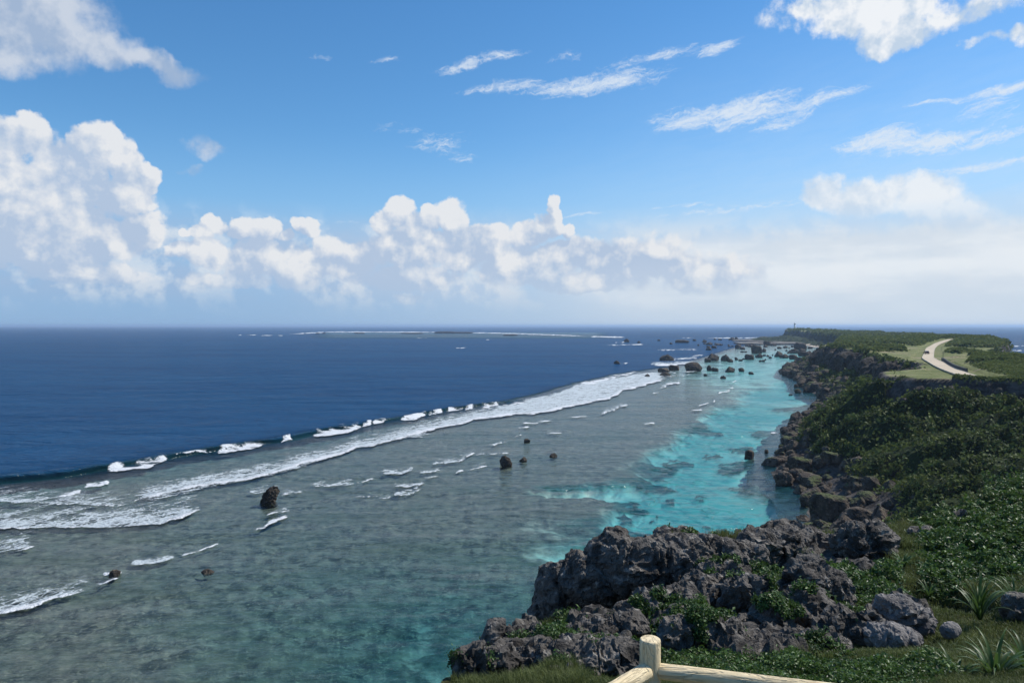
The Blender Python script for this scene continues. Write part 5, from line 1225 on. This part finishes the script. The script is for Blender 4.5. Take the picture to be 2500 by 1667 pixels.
# ---- grass tufts on the rim
for i, (x, y, D, w, lab) in enumerate([(1655,1312,19.3,30,'tawny grass tuft on the low rim rock'),(1765,1312,20.5,40,'tall thin grass on the rim above the turquoise water'),(1830,1310,20.5,40,'grass fringe along the rim right of the tall thin grass'),(2035,1312,20.5,45,'dry yellow grass below the little pale marker stone'),
                                  (2200,1330,18.5,40,'sloping tawny grass right of the dark square-shouldered rock'),(2215,1365,17.5,40,'long dry grass hanging below the sloping tawny grass'),(1420,1390,15.4,30,'green grass on the left shoulder of the huge crag'),(1960,1355,16.8,16,'strip of grass between two rim rocks'),(2080,1490,12.4,34,'pale dry grass right of the hollowed rock'),(1880,1418,14,24,'grass strip left of the hollowed rock'),(1915,1478,11.9,14,'bright green grass in a rock cleft')]):
    r = np.random.default_rng(70 + i); n = 420
    c = at(x, y, D); hw = w / F * D
    C_ = np.stack([np.clip(r.normal(size=n), -2, 2) * hw * .5, np.clip(r.normal(size=n), -2, 2) * hw * .35, -0.06 + 0 * r.random(n)], 1)
    o = blades('grass_tuft', C_, r.uniform(.08, .30, n) * D / 18, np.full(n, .0008 * D), M_GRASS if i not in (6, 9, 10) else M_GRASS_GREEN, np.clip(r.normal(.6, .25, n), 0, 1), .5, r)
    o.location = c; tag(o, lab, 'grass', 'grass tufts')

# ---- small marker stone and a dead branch
b = bmesh.new(); bm_box(b, (0, 0, .08), (.075, .06, .20)); bmesh.ops.bevel(b, geom=b.edges[:], offset=.015, segments=2, affect='EDGES')
for v_ in b.verts:
    if v_.co.z > .1: v_.co.x *= .85
o = bm_obj('marker_stone', b, simple_mat('pale_stone', (0.55, 0.53, 0.46), .9, .12, 9, bump=.3)); o.location = at(2043, 1309, 20.6); o.rotation_euler = (0, .06, .2)
tag(o, 'little pale marker stone standing on the rim grass', 'stone')
def branch(pts, rads, name, label):
    me = bpy.data.meshes.new(name); me.from_pydata([tuple(p) for p, _ in pts], [e for e in rads['edges']], [])
    o = bpy.data.objects.new(name, me); COL.objects.link(o)
    o.modifiers.new('s', 'SKIN'); sk = me.skin_vertices[0].data
    for i, (_, r_) in enumerate(pts): sk[i].radius = (r_, r_)
    sk[0].use_root = True
    o.modifiers.new('u', 'SUBSURF').levels = 1; o.modifiers['u'].render_levels = 1
    me.materials.append(M_WOOD_DEAD); tag(o, label, 'branch'); return o
branch([(at(2166,1388,16.6), .035), (at(2176,1402,16.5), .05), (at(2186,1412,16.4), .035), (at(2198,1420,16.3), .012), (at(2196,1404,16.4), .02), (at(2180,1392,16.5), .015)], {'edges': [(0,1),(1,2),(2,3),(2,4),(1,5)]}, 'dead_branch', 'bleached forked dead branch below the spiky rosette')

# ---- fence of cream concrete logs
M_FENCE, g, out = material('cream_concrete_log')
co = g.node('ShaderNodeTexCoord').outputs['Object']
gr = g.noise(g.v('MULTIPLY', co, (14, 14, 2.2)), 1.0, 6, 0.62, 0.8); gs = g.noise(co, 5, 4, 0.6); gd = g.noise(co, 60, 3, 0.6)
crk = g.ss(g.m('ABSOLUTE', g.m('SUBTRACT', g.noise(g.v('MULTIPLY', co, (9, 9, 1.6)), 1.0, 4, 0.6, 1.0), 0.5)), 0.0, 0.035)
colf = g.mix(g.ss(gs, 0.3, 0.72), (0.70, 0.56, 0.335), (0.82, 0.68, 0.44))
colf = g.mix(g.ss(gr, 0.62, 0.78, 0, .5), colf, (0.36, 0.28, 0.18))
colf = g.mix(g.ss(g.noise(co, 2.2, 5, .7), 0.62, 0.76, 0, .45), colf, (0.28, 0.23, 0.16))
hf = g.m('ADD', g.m('MULTIPLY', gr, 0.9), g.m('ADD', g.m('MULTIPLY', crk, 0.5), g.m('MULTIPLY', gd, .15)))
principled(g, out, colf, 0.72, g.bump(hf, 1.0, 0.012), 0.3)
def log_mesh(length, r, seed, dome=0.0, n=48):
    """log along +Z, grained sides, slightly rounded ends"""
    zs = np.concatenate([[0, .006], np.linspace(.015, length - .015, max(6, int(length / .03))), [length - .005, length]])
    rr_ = np.concatenate([[r - .008, r - .002], np.full(len(zs) - 4, r), [r - .002, r - .008]])
    a_ = np.linspace(0, math.tau, n, endpoint=False); A_, Z_ = np.meshgrid(a_, zs); R_ = np.repeat(rr_[:, None], n, 1)
    P_ = np.stack([np.cos(A_).ravel() * 5, np.sin(A_).ravel() * 5, Z_.ravel() * 2.2], 1)
    m_ = sstep(fbm(np.stack([np.cos(A_).ravel(), np.sin(A_).ravel(), Z_.ravel() * .8], 1) + seed, 2, seed), -0.1, 0.25)
    R_ = R_ + (m_ * 0.006 * (fbm(P_ + seed, 4, seed, ridged=True) - .2)).reshape(R_.shape)
    V_ = np.stack([R_ * np.cos(A_), R_ * np.sin(A_), Z_], 2).reshape(-1, 3)
    f = []
    for i in range(len(zs) - 1):
        for j in range(n): f.append((i * n + j, i * n + (j + 1) % n, (i + 1) * n + (j + 1) % n, (i + 1) * n + j))
    k_ = len(V_); V_ = np.vstack([V_, [[0, 0, 0], [0, 0, length + dome]]])
    top = (len(zs) - 1) * n
    me = bpy.data.meshes.new('log')
    fs = [tuple(x) for x in f] + [(k_, (j + 1) % n, j) for j in range(n)] + [(k_ + 1, top + j, top + (j + 1) % n) for j in range(n)]
    me.from_pydata(V_.tolist(), [], fs); me.materials.append(M_FENCE)
    me.polygons.foreach_set('use_smooth', np.array([True] * len(f) + [False] * (2 * n))); me.update()
    return me
PD = 5.2
ptop = at(1587.5, 1558, PD); pr_ = 25.2 / F * PD
zg = float(knoll_z(np.array([ptop.x]), np.array([ptop.y]))[0])
FENCE = empty('fence', (ptop.x, ptop.y, zg)); tag(FENCE, 'cream concrete log fence with a corner post at the bottom edge', 'fence')
def rail(p0, p1, r, seed):
    p0, p1 = Vector(p0), Vector(p1); d_ = p1 - p0
    o = link('rail', log_mesh(d_.length, r, seed), None, FENCE)
    o.location = p0 - FENCE.location; o.rotation_mode = 'QUATERNION'; o.rotation_quaternion = d_.to_track_quat('Z', 'Y'); return o
def post(x, y, ztop, zb, seed):
    o = link('post', log_mesh(ztop - zb, pr_, seed, .002), None, FENCE); o.location = Vector((x, y, zb)) - FENCE.location; return o
post(ptop.x, ptop.y, ptop.z, zg - .3, 3)
zr = at(1587, 1634, PD).z
L1 = (ptop.x - 1.62, ptop.y - 1.66); R1 = (ptop.x + 3.3, ptop.y - 0.80)
rail((ptop.x - .035, ptop.y - .045, zr + .012), (L1[0], L1[1], zr - .02), .056, 5)
rail((ptop.x + .05, ptop.y - .02, zr), (R1[0], R1[1], zr - .03), .052, 6)
for (x_, y_), sd_ in ((L1, 7), (R1, 8)):
    zg2 = float(knoll_z(np.array([x_]), np.array([y_]))[0]); post(x_, y_, zr + .25, min(zg2, zr - .6) - .2, sd_)
rail((ptop.x - .03, ptop.y - .04, zr - .42), (L1[0], L1[1], zr - .45), .056, 9)
rail((ptop.x + .05, ptop.y - .02, zr - .43), (R1[0], R1[1], zr - .46), .052, 10)

# ------------------------------------------------------------------ haze: the sea air round everything
HAZE = 0.00008
b = bmesh.new(); bm_box(b, (0, 60000, 16), (300000, 300000, 78))
mh = bpy.data.materials.new('sea_air'); mh.use_nodes = True; nt = mh.node_tree; nt.nodes.clear()
vo = nt.nodes.new('ShaderNodeVolumePrincipled'); vo.inputs['Color'].default_value = (0.55, 0.74, 1.0, 1); vo.inputs['Density'].default_value = HAZE; vo.inputs['Anisotropy'].default_value = 0.2
ou = nt.nodes.new('ShaderNodeOutputMaterial'); nt.links.new(vo.outputs[0], ou.inputs['Volume'])
tag(bm_obj('haze', b, mh), 'thin bright sea haze over the whole view', 'haze', kind='stuff')
